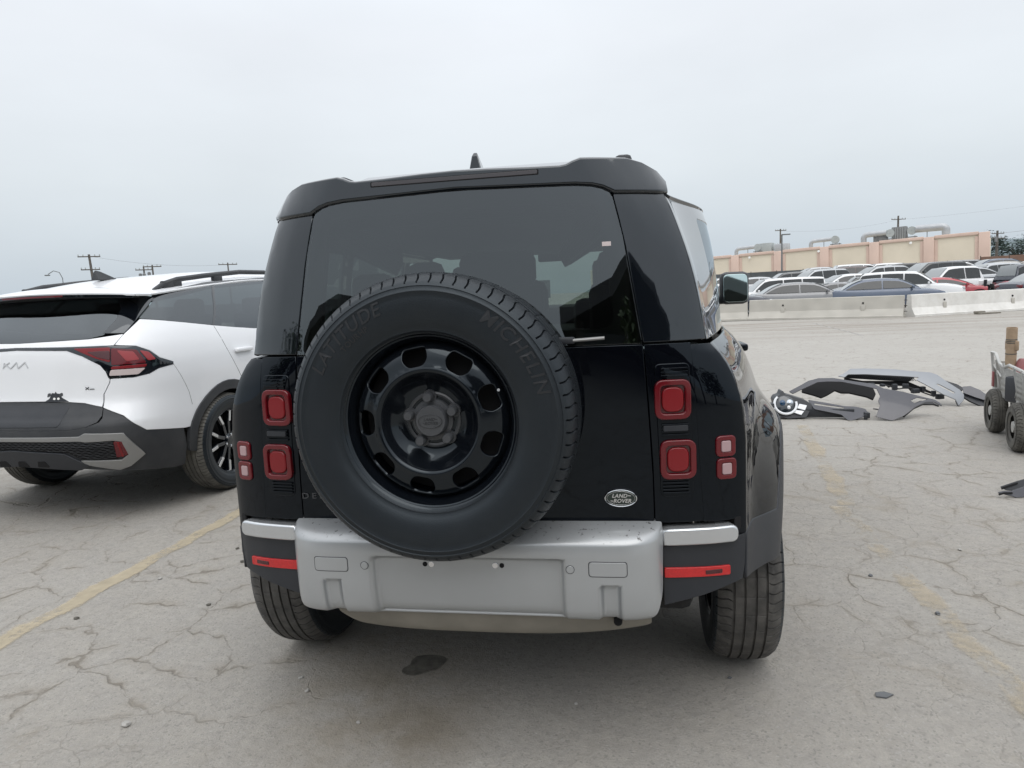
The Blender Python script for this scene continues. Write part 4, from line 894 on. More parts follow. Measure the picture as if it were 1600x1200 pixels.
# bumper cladding, arch rings, sills
bp = [(0, .684), (.474, .680), (.606, .698), (.690, .730), (.704, .757), (.692, .818), (.836, .757), (.993, .641), (1.294, .596), (1.300, .46), (1.262, .32), (1.182, .316), (.765, .374), (.512, .400), (0, .426)]
bump = spp('rear_bumper', bp, 'clad_black', full=True, step=.03, off=-.003)
spp('arch_cladding', uarch(UR, .493, .42)+list(reversed(uarch(UR, .425, .40))), 'clad_black', out=(1, 0, 0), off=.012, thick=.03, r=.005)
spp('arch_cladding', uarch(UF, .493, .42)+list(reversed(uarch(UF, .425, .40))), 'clad_black', out=(1, 0, 0), off=.012, thick=.03, r=.005)
spp('sill', [(UR+.40, .26), (UF-.40, .26), (UF-.48, .495), (UR+.48, .495)], 'clad_black', out=(1, 0, 0), step=.06)
tr = spp('bumper_trim', [(0, .637), (.561, .638), (.599, .658), (.844, .643), (.950, .477), (.845, .404), (.770, .383), (.565, .436), (.533, .466), (.800, .452), (.852, .487), (.832, .592), (.777, .604), (.602, .604), (.56, .612), (0, .615)], 'trim_silver', full=True, off=.010, step=.02, r=.004)
gr = spp('bumper_grille', [(0, .552), (.45, .528), (.535, .473), (.775, .466), (.820, .49), (.806, .598), (.60, .600), (0, .612)], 'dark_void', full=True, off=.002)
mesh = MB()
def spo(u, z, o=.006):
    a = Vector(sp_map(u, z)); n = (Vector(sp_map(u+.01, z))-Vector(sp_map(u-.01, z))).cross(Vector(sp_map(u, z+.01))-Vector(sp_map(u, z-.01))).normalized()
    if n.y > 0: n = -n
    return tuple(a+n*o)
def zlo(u): return lerp_tab([(0, .553), (.45, .53), (.54, .476), (.78, .468)], abs(u))
for r_ in range(11):
    z = .603-.0125*r_; run = []
    for i in range(-62, 63):
        u = i*.0125; zz = z+.004*((i//2+r_) % 2)
        if zz > zlo(u)+.003: run.append(spo(u, zz))
        else:
            if len(run) > 2: mesh.tube(run, .0022, 4)
            run = []
    if len(run) > 2: mesh.tube(run, .0022, 4)
tag(mesh.build('grille_mesh', 'clad_black', gr, smooth=0), kind='stuff')
spp('bumper_reflector', rnd([(.783, .590), (.832, .589), (.846, .490), (.776, .478)], .008), 'lamp_red', off=.008, r=.004, step=.02); spp('bumper_reflector_ridge', rnd([(.800, .588), (.812, .588), (.820, .482), (.808, .480)], .003), 'lamp_red_bright', off=.012, r=.002, step=.03)
skid = spp('skid_plate', rnd([(0, .545), (.42, .520), (.50, .47), (.58, .43), (.50, .398), (0, .428)], .01), 'satin_black', full=True, off=.012, r=.005)
for c in (-.30, -.12, .05, .22): panel('skid_notch', rnd([(c-.05, .425), (c+.05, .425), (c+.03, .468), (c-.03, .468)], .01), sp_map, 'dark_void', skid, step=.03, thick=.003, r=.001, off=.014)
# rear window and its black frame, spoiler, roof
drip = smooth_tab([(.95, 1.56), (1.101, 1.572), (1.406, 1.602), (2.137, 1.672), (2.84, 1.718), (3.4, 1.722), (3.9, 1.66), (4.35, 1.21)])
spp('rear_pillar', [(.70, 1.33), (.847, 1.324), (.955, 1.448), (1.082, 1.572), (.78, 1.605), (.72, 1.60), (.80, 1.50), (.775, 1.42)], 'gloss_black', off=.002, step=.025)
panel('rear_window', sym([(0, 1.285), (.594, 1.297), (.705, 1.318), (.78, 1.42), (.805, 1.50), (.74, 1.61), (0, 1.64)]), sp_map, 'privacy_glass', xo, step=.05, thick=.004, r=.001, out=(0, -1, .5))
gl2 = [(.948, 1.422), (1.10, 1.566), (1.406, 1.592), (2.115, 1.660), (1.765, 1.337), (1.122, 1.406)]
gl3 = [(2.135, 1.662), (2.90, 1.706), (2.93, 1.248), (2.309, 1.282), (1.785, 1.334)]
gl4 = [(2.95, 1.706), (3.36, 1.705), (3.8, 1.60), (4.25, 1.24), (2.98, 1.246)]
for g in (gl2, gl3, gl4): spp('side_window', rnd(g, .02), 'privacy_glass' if g is not gl4 else 'clear_glass', out=(1, 0, 0), step=.05, thick=.004, r=.001, off=-.003)
spp('window_pillar', [(2.112, 1.662), (2.140, 1.665), (1.792, 1.333), (1.768, 1.335)], 'gloss_black', out=(1, 0, 0), off=.001, step=.05); spp('window_pillar', [(2.90, 1.71), (2.955, 1.71), (2.985, 1.245), (2.925, 1.245)], 'gloss_black', out=(1, 0, 0), off=.001, step=.05)
spp('window_trim', [(1.03, 1.545), (1.09, 1.60), (1.45, 1.640), (2.15, 1.700), (2.95, 1.745), (3.4, 1.745), (3.4, 1.695), (2.9, 1.695), (2.12, 1.650), (1.4, 1.580)], 'gloss_black', out=(1, 0, 0), off=-.008, step=.05)
def xroof(t, y):
    u = u_of(y) if y > .3 else u_of(.3)-.3+y; zd = drip(max(.95, u)); xe = SP_X(u)*SP_S(zd); h = .105*sstep((y-.1)/1.3+.25)*sstep((3.6-y)/.9+.2)
    return (t*xe, y+SP_R(zd)*max(0, 1-SP_Y(u)/1.3)*.0+.02*(1-t*t), zd+h*(1-abs(t)**2.4))
panel('roof', [(-1, .62), (1, .62), (1, 2.0), (1, 2.75), (-1, 2.75), (-1, 2.0)], xroof, 'white_paint', xo, out=(0, 0, 1), step=.05)
def spoil(t, v):   # v 0 roof edge .. 1 lip
    a = Vector(xroof(t, .62)); e = Vector((t*.80, .315+.10*t*t, 1.628-.030*t*t)); p = a.lerp(e, v); return (p.x, p.y, p.z+.018*math.sin(v*math.pi)*(1-t*t))
panel('roof_spoiler', [(-1, 0), (1, 0), (1, 1), (-1, 1)], spoil, 'white_paint', xo, out=(0, 0, 1), step=.06, thick=.012, r=.004)
def under(t, v): a = Vector((t*.80, .320+.10*t*t, 1.612-.030*t*t)); e = Vector((t*.74, .49+.03*t*t, 1.570)); p = a.lerp(e, v); return (p.x, p.y, p.z)
us = panel('spoiler_underside', [(-1, 0), (1, 0), (1, 1), (-1, 1)], under, 'spoiler_grey', xo, out=(0, -.4, -1), step=.06, thick=.004)
panel('spoiler_lip', [(-.98, 1.583), (0, 1.600), (.98, 1.583), (.98, 1.602), (0, 1.616), (-.98, 1.602)], lambda t, z: (t*.80, .312+.10*t*t, z-.014*t*t), 'gloss_black', xo, step=.05, thick=.01)
panel('brake_light', rnd(rect(-.27, .27, 1.598, 1.609), .003), lambda x, z: (x, .309+.10*(x/.8)**2, z), 'lamp_red', us, step=.05, thick=.004, r=.001)
for s in (1, -1):
    def rp(y): q = xroof(s*.90, y); return Vector(q)
    pts = [rp(.74)+Vector((0, 0, -.004)), rp(.86)+Vector((0, 0, .030)), rp(1.02)+Vector((0, 0, .048)), rp(1.4)+Vector((0, 0, .052)), rp(1.9)+Vector((0, 0, .054)), rp(2.3)+Vector((0, 0, .05)), rp(2.6)+Vector((0, 0, .02)), rp(2.7)]
    rr = MB().tube(pts, [.012, .020, .021, .021, .021, .021, .018, .01], 10).build('roof_rail', 'clad_black', xo)
    for y in (.90, 1.0, 1.55, 2.45): MB().rbox(rp(y)+Vector((0, 0, .018)), (.035, .12, .06), .01).build('rail_foot', 'clad_black', rr)
ff = MB(); prof = [(-.10, 0), (.12, 0), (.04, .035), (-.045, .07), (-.085, .078), (-.095, .06)]
ff.add([(x*k, y, z) for x in (-1, 1) for (y, z), k in zip(prof, (.04, .035, .022, .010, .006, .014))], [(0, 1, 2, 3, 4, 5), (11, 10, 9, 8, 7, 6)]+[(i, i+6, (i+1) % 6+6, (i+1) % 6) for i in range(6)])
ff.build('antenna_fin', 'clad_black', xo, loc=(0, 1.0, xroof(0, 1.0)[2]-.004), bevel=.004)
# handles, mirrors, glass front, bonnet
for s in (1, -1):
    for u in (2.06, 3.15):
        q = sp_map(u, 1.118); MB().rbox((s*(q[0]+.018), q[1], q[2]), (.035, .22, .034), .012).build('door_handle', 'white_paint', xo)
    MB().rbox((s*1.09, 3.3, 1.26), (.19, .12, .15), .04).build('wing_mirror', 'white_paint', xo)
panel('windscreen', [(-1, 0), (1, 0), (1, 1), (-1, 1)], lambda t, v: (t*(.70+.14*v), 2.76+.98*v+.16*(1-t*t)*v, 1.80-.58*v-.05*t*t*(1-v)), 'clear_glass', xo, out=(0, 1, 1), step=.1, thick=.004)
panel('bonnet', [(-1, 3.72), (1, 3.72), (1, 4.85), (-1, 4.85)], lambda t, y: (t*SP_X(u_of(min(y, 4.8)))*.95, y, 1.215-.16*((y-3.7)/1.15)**1.6-.03*t*t), 'white_paint', xo, out=(0, 0, 1), step=.08)
MB().rbox((0, 4.72, .72), (1.5, .3, .6), .1).build('front_fascia', 'clad_black', xo)
MB().rbox((0, 2.55, .74), (1.32, 4.1, .86), .05).box((0, 2.55, .74), (1.80, 1.9, .90)).box((0, .42, .85), (1.45, .35, .6)).build('underbody', 'underbody', xo, smooth=0)
for x in (-.4, .4):
    for y in (1.5, 2.45): s_ = MB().rbox((x, y, 1.22), (.5, .14, .4), .05).build('seat', 'seat', xo); MB().rbox((x, y-.03, 1.48), (.26, .09, .16), .035).build('headrest', 'seat', s_)
# wheels
T_X = tyre_mesh('tyre', .395, .125, .248, ('rubber', 'rubber_grey'), pitch=84, per=8)
def alloy_wheel(parent):
    w = MB().lathe([(-.10, .252), (-.09, .24), (-.03, .225), (.06, .232), (.088, .244), (.097, .252), (.094, .256)], 'x', n=80).build('rim', 'gloss_black', parent)
    MB().lathe([(.0, 0), (.0, .2), (-.02, .225)], 'x', n=40).build('brake_disc', 'underbody', w)
    for k in range(5):
        a = R(72*k+18); c, s = math.cos(a), math.sin(a)
        def P3(u, v, d): return (d, u*c-v*s, u*s+v*c)
        for sg in (-1, 1):
            ol = [(.05, sg*.006), (.05, sg*.034), (.15, sg*.050), (.236, sg*.086), (.240, sg*.060), (.155, sg*.022)]
            mb = MB(); n = len(ol); mb.add([P3(u, v, .072+.012*(u/.24)) for u, v in ol]+[P3(u, v, .03) for u, v in ol], [tuple(range(n)), tuple(range(2*n-1, n-1, -1))]+[(i, (i+1) % n, (i+1) % n+n, i+n) for i in range(n)]); mb.build('spoke', 'gloss_black', w, bevel=.003)
            fo = [(.155, sg*.030), (.150, sg*.052), (.233, sg*.084), (.237, sg*.060)]
            if (k+(sg > 0)) % 1 == 0:
                mb = MB(); mb.add([P3(u, v, .086) for u, v in fo]+[P3(u, v, .06) for u, v in fo], [(0, 1, 2, 3), (7, 6, 5, 4)]+[(i, (i+1) % 4, (i+1) % 4+4, i+4) for i in range(4)]); mb.build('machined_face', 'alloy', w, bevel=.002)
    MB().lathe([(.05, .062), (.076, .058), (.080, .034), (.084, .030), (.085, 0)], 'x', n=30).build('hub', 'gloss_black', w)
    for k in range(5): a = R(72*k+54); MB().lathe([(.07, .011), (.082, .010), (.084, 0)], 'x', (0, .048*math.cos(a), .048*math.sin(a)), 10).build('wheel_nut', 'chrome', w)
    return w
for i, (x, y) in enumerate(((.885, XR), (-.885, XR), (.885, XF), (-.885, XF))):
    wh = empty('wheel'); wh.parent = xo; wh.location = (x, y, .395); wh.rotation_euler = (R(10+25*i), 0, 0) if x > 0 else (0, 0, math.pi); link('tyre', T_X, wh)
    if i == 0: aw = alloy_wheel(wh)
    else: copy_tree(aw, wh)
# embossed badge strokes, trim badge, peeking sticker
kb = MB()
def stroke(pts, w=.008, o=.004):
    for (a, b) in zip(pts, pts[1:]):
        d = Vector((b[0]-a[0], b[1]-a[1])).normalized(); n = Vector((-d.y, d.x))*w/2
        q = [(a[0]+n.x, a[1]+n.y), (b[0]+n.x, b[1]+n.y), (b[0]-n.x, b[1]-n.y), (a[0]-n.x, a[1]-n.y)]
        kb.add([spo(u, z, o) for u, z in q]+[spo(u, z, 0) for u, z in q], [(0, 1, 2, 3), (0, 4, 5, 1), (1, 5, 6, 2), (2, 6, 7, 3), (3, 7, 4, 0)])
stroke([(-.112, 1.112), (-.100, 1.154)]); stroke([(-.106, 1.128), (-.055, 1.154)]); stroke([(-.085, 1.138), (-.045, 1.112), (.010, 1.154)]); stroke([(.010, 1.154), (.022, 1.112)][::-1]); stroke([(.022, 1.112), (.085, 1.154), (.108, 1.112)])
kb.build('tailgate_badge', 'badge_pale', xo, smooth=0)
kb = MB(); stroke([(.556, .951), (.580, .967)], .004); stroke([(.556, .967), (.580, .951)], .004); stroke([(.586, .953), (.618, .953)], .005); kb.build('trim_badge', 'lug', xo, smooth=0)
panel('peeking_sticker', rnd([(.235, .874), (.275, .895), (.295, .935), (.318, .930), (.325, .945), (.333, .930), (.356, .928), (.375, .900), (.43, .872)], .006), sp_map, 'satin_black', xo, step=.02, thick=.001, r=.0004, off=.0015)
for u in (.315, .348): panel('sticker_eye', circ(u, .894, .010, 12, .008), sp_map, 'lamp_face', xo, step=.02, thick=.0006, r=.0003, off=.003)
for u in (.275, .37): panel('sticker_hand', rnd([(u-.018, .905), (u+.014, .915), (u+.010, .935), (u-.012, .930)], .006), sp_map, 'lug', xo, step=.02, thick=.0006, r=.0003, off=.0027)

# ------------------------------------------------------------------ loose body parts lying on the asphalt
mat('grey_paint', (.034, .036, .048), .25, metal=.2, coat=.4, dust=.12)
mat('part_silver', (.24, .255, .275), .3, metal=.4, dust=.10); mat('black_plastic_w', (.02, .02, .02), .5); mat('drl_white', (.8, .82, .84), .25, coat=.3); mat('lens_blue', (.012, .05, .11), .06, coat=1, metal=.2); mat('lens_dark', (.02, .026, .032), .06, coat=1); mat('projector', (.5, .54, .58), .1, metal=.8)
def tilt(y0, m, bulge=0, cx=0, w=1): return lambda a, b: (a, y0+m*b-bulge*(1-((a-cx)/w)**2)+bulge*9*(b-.2)**2, max(b, -.02)+.012)
def part(name, ol, y0, m, mt, parent, r=.01, thick=.004, holes=(), step=.03, bulge=0, cx=0, w=1, off=0):
    o = parent.location; f0 = tilt(y0, m, bulge, cx, w); return panel(name, rnd(ol, r, 3), lambda a, b: tuple(Vector(f0(a, b))-o), mt, parent, step=step, thick=thick, r=.002, holes=holes, out=(0, -1, .5), back=True, off=off)
hl = empty('headlight', (2.2, 5.62, 0), 0, 'loose round headlight with white ring beside the black off-roader', 'headlight')
o = hl.location
MB().prism(rnd([(2.008, .201), (2.035, .233), (2.078, .244), (2.099, .289), (2.122, .28), (2.128, .255), (2.278, .204), (2.348, .178), (2.415, .129), (2.413, .105), (2.37, .082), (2.329, .015), (2.142, .004), (2.008, .04), (2.002, .064), (2.021, .088)], .012), lambda a, b, d: (a-o.x, .5*b+.012+d, b+.004), .16).build('housing', 'satin_black', hl, bevel=.004)
def HP(a, b, d=0): return (a-o.x, .5*b-d*.9, b+d*.45+.004)
rg = MB().tube([HP(2.122+.112*math.cos(R(t)), .150+.098*math.sin(R(t)), .012) for t in range(-215, 21, 12)], .0135, 8); rg.tube([HP(2.122+.112*math.cos(R(t)), .150+.098*math.sin(R(t)), .012) for t in range(132, 151, 6)], .012, 8); rg.build('light_ring', 'drl_white', hl)
dm = MB(); dm.grid(lambda r_, t: HP(2.122+.102*r_*math.cos(t), .150+.09*r_*math.sin(t), .022*(1-r_*r_)), [.02, .2, .4, .6, .8, 1.0], [2*math.pi*i/24 for i in range(25)]); dm.build('lens', 'lens_dark', hl)
for (dx, dz, rr, mm) in ((.045, .01, .034, 'projector'), (-.03, .012, .03, 'lens_blue'), (.03, -.035, .018, 'drl_white')):
    q = MB(); q.grid(lambda r_, t: HP(2.122+dx+rr*r_*math.cos(t), .150+dz+rr*r_*math.sin(t), .022+.014*(1-r_*r_)), [.02, .5, 1.0], [2*math.pi*i/16 for i in range(17)]); q.build('projector', mm, hl)
for sq in ([(2.264, .152), (2.339, .134), (2.314, .087), (2.239, .108)], [(2.217, .092), (2.305, .079), (2.272, .040), (2.198, .065)]):
    c = Vector((sum(p[0] for p in sq)/4, sum(p[1] for p in sq)/4)); k = MB().prism(sq, lambda a, b, d: HP(a, b, .010-d), .012).build('light_square', 'drl_white', hl, bevel=.002)
    MB().prism([tuple(c+(Vector(p)-c)*.55) for p in sq], lambda a, b, d: HP(a, b, .012-d), .004).build('light_square_core', 'projector', k)
MB().rbox((1.955-o.x, .07, .15), (.09, .10, .05), .01).build('mounting_tab', 'satin_black', hl); MB().lathe([(0, .012), (.05, .015), (.06, .0)], 'x', (1.96-o.x, .02, .115), 10).build('bulb_socket', 'badge_grey', hl)
lp = empty('bumper_corner', (2.65, 5.53, 0), 0, 'grey bumper corner piece with a slot lying beside the headlight', 'bumper part')
part('shell', [(2.369, .178), (2.553, .146), (2.718, .115), (2.819, .11), (2.913, .087), (2.919, .042), (2.898, .029), (2.736, -.01), (2.699, -.002), (2.661, .043), (2.408, .095)], 5.53, 1.3, 'grey_paint', lp, .012, holes=[rnd([(2.421, .148), (2.71, .105), (2.693, .089), (2.419, .131)], .004)], step=.02)
MB().rbox((-.10, .14, .06), (.5, .05, .09), .01, R(-8)).build('backing', 'satin_black', lp); MB().rbox((.255, .06, .045), (.05, .08, .06), .008).rbox((.235, .02, .03), (.03, .03, .05), .005).build('bracket', 'satin_black', lp)
fd = empty('front_wing', (2.9, 5.6, 0), 0, 'grey front wing panel with wheel arch lying on the asphalt', 'body panel')
part('shell', [(2.196, .259), (2.318, .317), (2.412, .361), (2.519, .386), (2.66, .388), (2.855, .355), (3.04, .327), (3.12, .285), (3.292, .251), (3.384, .224), (3.524, .184), (3.593, .165), (3.634, .136), (3.648, .103), (3.578, .147), (3.479, .149), (3.372, .112), (3.236, .036), (3.112, -.008), (2.966, .033), (3.033, .139), (3.025, .176), (3.06, .219), (3.051, .286), (2.924, .315), (2.733, .354), (2.594, .357), (2.494, .350), (2.401, .313), (2.309, .277), (2.226, .240)], 5.55, 1.1, 'grey_paint', fd, .008, holes=[rnd([(3.34, .17), (3.419, .194), (3.527, .174), (3.376, .14)], .008)], step=.02, thick=.006, bulge=.13, cx=3.0, w=.75)
part('liner', [(2.379, .276), (2.538, .334), (2.74, .334), (2.937, .294), (3.11, .245), (3.116, .192), (3.075, .144), (3.02, .171), (2.853, .212), (2.772, .214), (2.713, .238), (2.617, .194), (2.553, .172), (2.485, .197), (2.368, .23)], 5.76, 1.1, 'dark_void', fd, .006, step=.03, thick=.02)
part('wing_groove', [(2.985, .085), (3.06, .070), (3.16, .040), (3.24, .025), (3.24, .031), (3.16, .047), (3.06, .078), (2.99, .092)], 5.55, 1.1, 'lug', fd, .002, off=.002, thick=.003)
part('arch_lip', [(3.236, .030), (3.372, .106), (3.479, .143), (3.578, .141), (3.648, .097), (3.60, .115), (3.50, .115), (3.40, .08), (3.28, .01)], 5.60, 1.1, 'satin_black', fd, .006, thick=.02)
fb = empty('front_bumper', (3.5, 6.3, 0), 0, 'silver front bumper with black mesh grille lying on the asphalt', 'bumper part')
slot = [(3.879, .233), (3.903, .231), (4.057, .137), (4.036, .122), (3.876, .223)]
part('shell', [(2.876, .331), (2.933, .351), (3.024, .405), (3.173, .408), (3.32, .402), (3.482, .393), (3.655, .370), (3.853, .349), (3.921, .322), (3.993, .254), (4.113, .161), (4.147, .111), (4.129, .055), (4.066, -.004), (4.043, .065), (3.921, .124), (3.831, .183), (3.754, .234), (3.681, .278), (3.715, .306), (3.532, .324), (3.169, .35), (2.985, .35), (2.944, .321)], 6.25, .8, 'part_silver', fb, .010, holes=[slot], step=.02, thick=.008, bulge=.10, cx=3.5, w=.75)
part('grille_backing', [(2.991, .346), (2.949, .317), (2.964, .306), (3.153, .290), (3.36, .272), (3.648, .251), (3.688, .275), (3.718, .303), (3.539, .32), (3.174, .345)], 6.30, .8, 'satin_black', fb, .004, thick=.01)
gm = MB()
for i in range(34):
    x = 2.985+.0215*i; zt = lerp_tab([(2.98, .344), (3.18, .344), (3.54, .32), (3.72, .304)], x); zb = lerp_tab([(2.95, .31), (3.15, .29), (3.36, .272), (3.65, .252)], x)
    for sg in (-1, 1): gm.tube([(x-sg*.02-3.5, 6.285+.8*zt-6.3, zt+.012), (x+sg*.02-3.5, 6.285+.8*zb-6.3, zb+.012)], .003, 4)
tag(gm.build('grille_mesh', 'dark_void', fb, smooth=0), kind='stuff')
rb = random.Random(3)
for (x, z) in ((3.20, .245), (3.33, .235), (3.45, .215), (3.58, .215), (3.68, .16), (3.76, .18), (3.86, .13), (3.94, .09)):
    MB().rbox((x-3.5, .06+rb.uniform(0, .08), z), (rb.uniform(.04, .09), .05, rb.uniform(.03, .07)), .006, rb.uniform(-.5, .5)).build('clip', 'satin_black', fb)
MB().tube([(-.15, .12, .24), (.0, .10, .19), (.12, .12, .20), (.24, .10, .15), (.36, .06, .10)], .008, 6).build('wiring', 'black_plastic_w', fb)

part('undertray', [(3.16, .26), (3.636, .245), (3.77, .179), (3.929, .094), (3.956, .073), (3.856, .128), (3.766, .163), (3.725, .139), (3.673, .132), (3.626, .207), (3.477, .219), (3.436, .195), (3.402, .229), (3.0, .262), (2.97, .30)], 6.34, .8, 'dark_void', fb, .004, thick=.03)
part('end_face', [(4.066, -.002), (4.132, .057), (4.15, .112), (4.10, .085), (4.055, .06)], 6.24, .8, 'grey_paint', fb, .006, thick=.03)
dk = empty('loose_bumper_end', (4.2, 6.25, 0), 0, 'dark grey curved bumper end lying right of the silver bumper', 'bumper part')
part('inner_flap', [(3.936, .286), (4.041, .241), (4.14, .205), (4.194, .163), (4.175, .138), (4.132, .147), (4.072, .199)], 6.33, .7, 'satin_black', dk, .008, thick=.02)
part('shell', [(4.150, .190), (4.233, .196), (4.317, .154), (4.384, .090), (4.46, .03), (4.44, .005), (4.342, .050), (4.246, .085), (4.146, .128)], 6.22, .8, 'grey_paint', dk, .010)
part('underside', [(4.150, .125), (4.246, .08), (4.342, .045), (4.43, .002), (4.342, -.010), (4.295, -.010), (4.20, .04), (4.15, .08)], 6.26, .8, 'satin_black', dk, .006, thick=.02)
for nm, ol, y0, mt, lab in (('trim_piece', [(2.905, .026), (2.941, .038), (3.006, .058), (3.09, .08), (3.25, .09), (3.25, .04), (3.06, .022), (2.97, .004), (2.935, .008)], 2.92, 'satin_black', 'black plastic trim scrap at the right edge, the upper one'), ('trim_piece', [(2.831, .022), (2.862, .030), (2.91, .030), (2.99, .056), (3.2, .09), (3.2, .02), (2.977, -.002), (2.931, -.006), (2.907, .004)], 2.80, 'grey_paint', 'dark plastic trim scrap at the right edge, the lower one')):
    e = empty(nm, (3.0, y0, 0), 0, lab, 'trim scrap'); part('shell', ol, y0, .5, mt, e, .004, thick=.006, step=.015); part('edge', [(a, b-.012) for a, b in ol[:3]]+[(a, b-.004) for a, b in reversed(ol[:3])], y0-.01, .5, 'dark_void', e, .002, step=.02)

# ------------------------------------------------------------------ yard cart at the right edge
mat('galv', (.52, .52, .50), .45, metal=.5, var=.15, vscale=12, dust=.25); mat('galv_sheet', (.43, .42, .39), .6, metal=.2, var=.2, vscale=9, dust=.3); mat('cardboard', (.38, .28, .19), .85, var=.12, vscale=20); mat('red_plastic', (.26, .05, .055), .5, dust=.35); mat('black_plastic', (.018, .018, .018), .5)
ct = empty('yard_cart', (3.69, 4.49, 0), math.atan2(-.77, -.19)+math.pi, 'grey steel yard cart with fat tyres, loaded with scrap, at the right edge', 'cart')
# local: x forward (away), y left side, deck runs along x; left side at y=+.08
T_C = tyre_mesh('tyre', .200, .062, .095, ('rubber_grey', 'rubber_grey'), pitch=40, per=6, grooves=(-.02, .02))
wh0 = None
for x in (.40, -.40):
    for y in (0, -.72):
        w = empty('wheel'); w.parent = ct; w.location = (x, y, .2); w.rotation_euler = (0, 0, math.pi/2 if y == 0 else -math.pi/2); link('tyre', T_C, w)
        if wh0 is None: wh0 = MB().lathe([(-.05, .098), (-.045, .09), (0, .085), (.03, .05), (.05, .045), (.055, 0)], 'x', n=24).build('rim', 'galv', w)
        else: copy_tree(wh0, w)
for x in (.40, -.40): MB().tube([(x, .02, .2), (x, -.74, .2)], .014, 8).build('axle', 'galv', ct); MB().rbox((x, -.36, .27), (.06, .5, .14), .01).build('axle_mount', 'galv', ct)
MB().box((0, -.36, .345), (1.26, .66, .02)).build('deck', 'galv_sheet', ct)
for y, nm in ((-.03, 'side'), (-.69, 'side')):
    MB().rbox((0, y, .365), (1.30, .028, .05), .005).build('bottom_rail', 'galv', ct)
    MB().tube([(.62, y, .37), (.635, y+.03, .72), (.50, y+.03, .715), (.38, y+.02, .635), (.2, y+.02, .62), (.05, y+.02, .655), (-.35, y+.02, .65), (-.64, y+.03, .64), (-.63, y, .37)], .014, 8).build('top_rail', 'galv', ct)
    for x in (.45, .15, -.2, -.45): MB().tube([(x, y, .38), (x+(.05 if x < .2 else .02), y+.03, .66)], .010, 6).build('stake', 'galv', ct)
    MB().tube([(.64, y+.015, .60), (.30, y+.02, .52)], .008, 6).build('brace', 'galv', ct)
    MB().box((.1, y-.012, .50), (1.05, .006, .22)).build('side_sheet', 'galv_sheet', ct)
    wm = MB()
    for i in range(26): wm.tube([(-.6+.035*i, y+.016, .39), (-.52+.035*i, y+.02, .62)], .0025, 4); wm.tube([(-.6+.035*i, y+.016, .62), (-.52+.035*i, y+.02, .39)], .0025, 4)
    tag(wm.build('side_mesh', 'galv', ct, smooth=0), kind='stuff')
MB().box((.63, -.36, .50), (.02, .66, .26)).build('end_sheet', 'galv_sheet', ct); MB().box((-.63, -.36, .50), (.02, .66, .26)).build('end_sheet', 'galv_sheet', ct)
MB().rbox((.56, .0, .47), (.06, .012, .14), .004).build('red_plate', 'red_plastic', ct)
MB().tube([(-.66, -.36, .35), (-.85, -.36, .6), (-.92, -.36, 1.0)], .014, 8).build('pull_bar', 'galv', ct)
hd = [(-.92+.02*math.sin(a), -.36+.12*math.cos(a), 1.05+.055*math.sin(a)) for a in [2*math.pi*i/16 for i in range(16)]]
MB().tube(hd, .013, 8, closed=True).build('handle', 'black_plastic', ct)
def cart_pt(x, y, z):
    a = ct.rotation_euler.z; return (ct.location.x+x*math.cos(a)-y*math.sin(a), ct.location.y+x*math.sin(a)+y*math.cos(a), z)
t = empty('cardboard_tube', cart_pt(.42, -.10, .36), 0, 'brown cardboard tube standing up in the yard cart', 'tube')
MB().lathe([(0, .043), (.60, .043), (.60, .038), (.30, .038)], 'z', n=20).build('roll', 'cardboard', t)
for z in (.46, .475, .49, .36): MB().lathe([(z, .0435), (z+.004, .0455), (z+.009, .0435)], 'z', n=20).build('twine', 'tar', t)
MB().rbox((.0, -.01, .44), (.02, .12, .09), .01, R(30)).build('paper_scrap', 'cardboard', t)
t.rotation_euler = (R(4), R(-2), 0)
c = empty('traffic_cone', cart_pt(.36, -.18, .36), 0, 'red plastic cone lying among the scrap in the yard cart', 'cone')
MB().lathe([(0, .11), (.02, .10), (.30, .045), (.32, .03), (.32, 0)], 'z', n=20).build('body', 'red_plastic', c); MB().rbox((0, 0, .012), (.26, .26, .024), .01).build('base', 'red_plastic', c)
for k, (x, y, l, rz, lab) in enumerate(((.0, -.25, .5, .4, 'grey metal bracket lying on top of the cart load'), (-.2, -.4, .6, -.5, 'bent dark metal bar lying across the cart load'))):
    s = empty('scrap_bar', cart_pt(x, y, .60+.03*k), rz, lab, 'scrap'); MB().tube([(-l/2, 0, 0), (0, .05, .03), (l/2, -.02, .02)], .018, 6).build('bar', 'iron', s); MB().rbox((0, .05, .0), (.16, .10, .05), .01, .4).build('plate', 'galv', s)
bx = empty('scrap_box', cart_pt(-.1, -.36, .356), .2, 'dark box filling the bed of the yard cart', 'box'); MB().rbox((0, 0, .11), (.7, .42, .22), .02).build('body', 'satin_black', bx); MB().rbox((0, 0, .228), (.6, .34, .02), .008).build('lid', 'iron', bx)

# ------------------------------------------------------------------ small litter
mat('stone', (.36, .35, .33), .9, var=.2, vscale=40); mat('chip', (.10, .105, .11), .6)
rs = random.Random(5)
def pebble(x, y, s, m, label=None):
    mb = MB(); P = []
    for i in range(4):
        for j in range(6): a = j/6*6.283+rs.uniform(-.3, .3); rr = s*(.45+.55*math.sin((i+.6)/4.2*math.pi))*rs.uniform(.75, 1.1); P.append((rr*math.cos(a), rr*math.sin(a)*.8, s*.22*i*rs.uniform(.8, 1.1)))
    F = [(i*6+j, i*6+(j+1) % 6, (i+1)*6+(j+1) % 6, (i+1)*6+j) for i in range(3) for j in range(6)]+[(0, 1, 2, 3, 4, 5), (23, 22, 21, 20, 19, 18)]
    o = mb.add(P, F).build('pebble', m, smooth=25, loc=(x, y, .0), rot=(0, 0, rs.uniform(0, 6))); return tag(o, label or 'small loose stone on the asphalt', 'stone', 'loose stones')
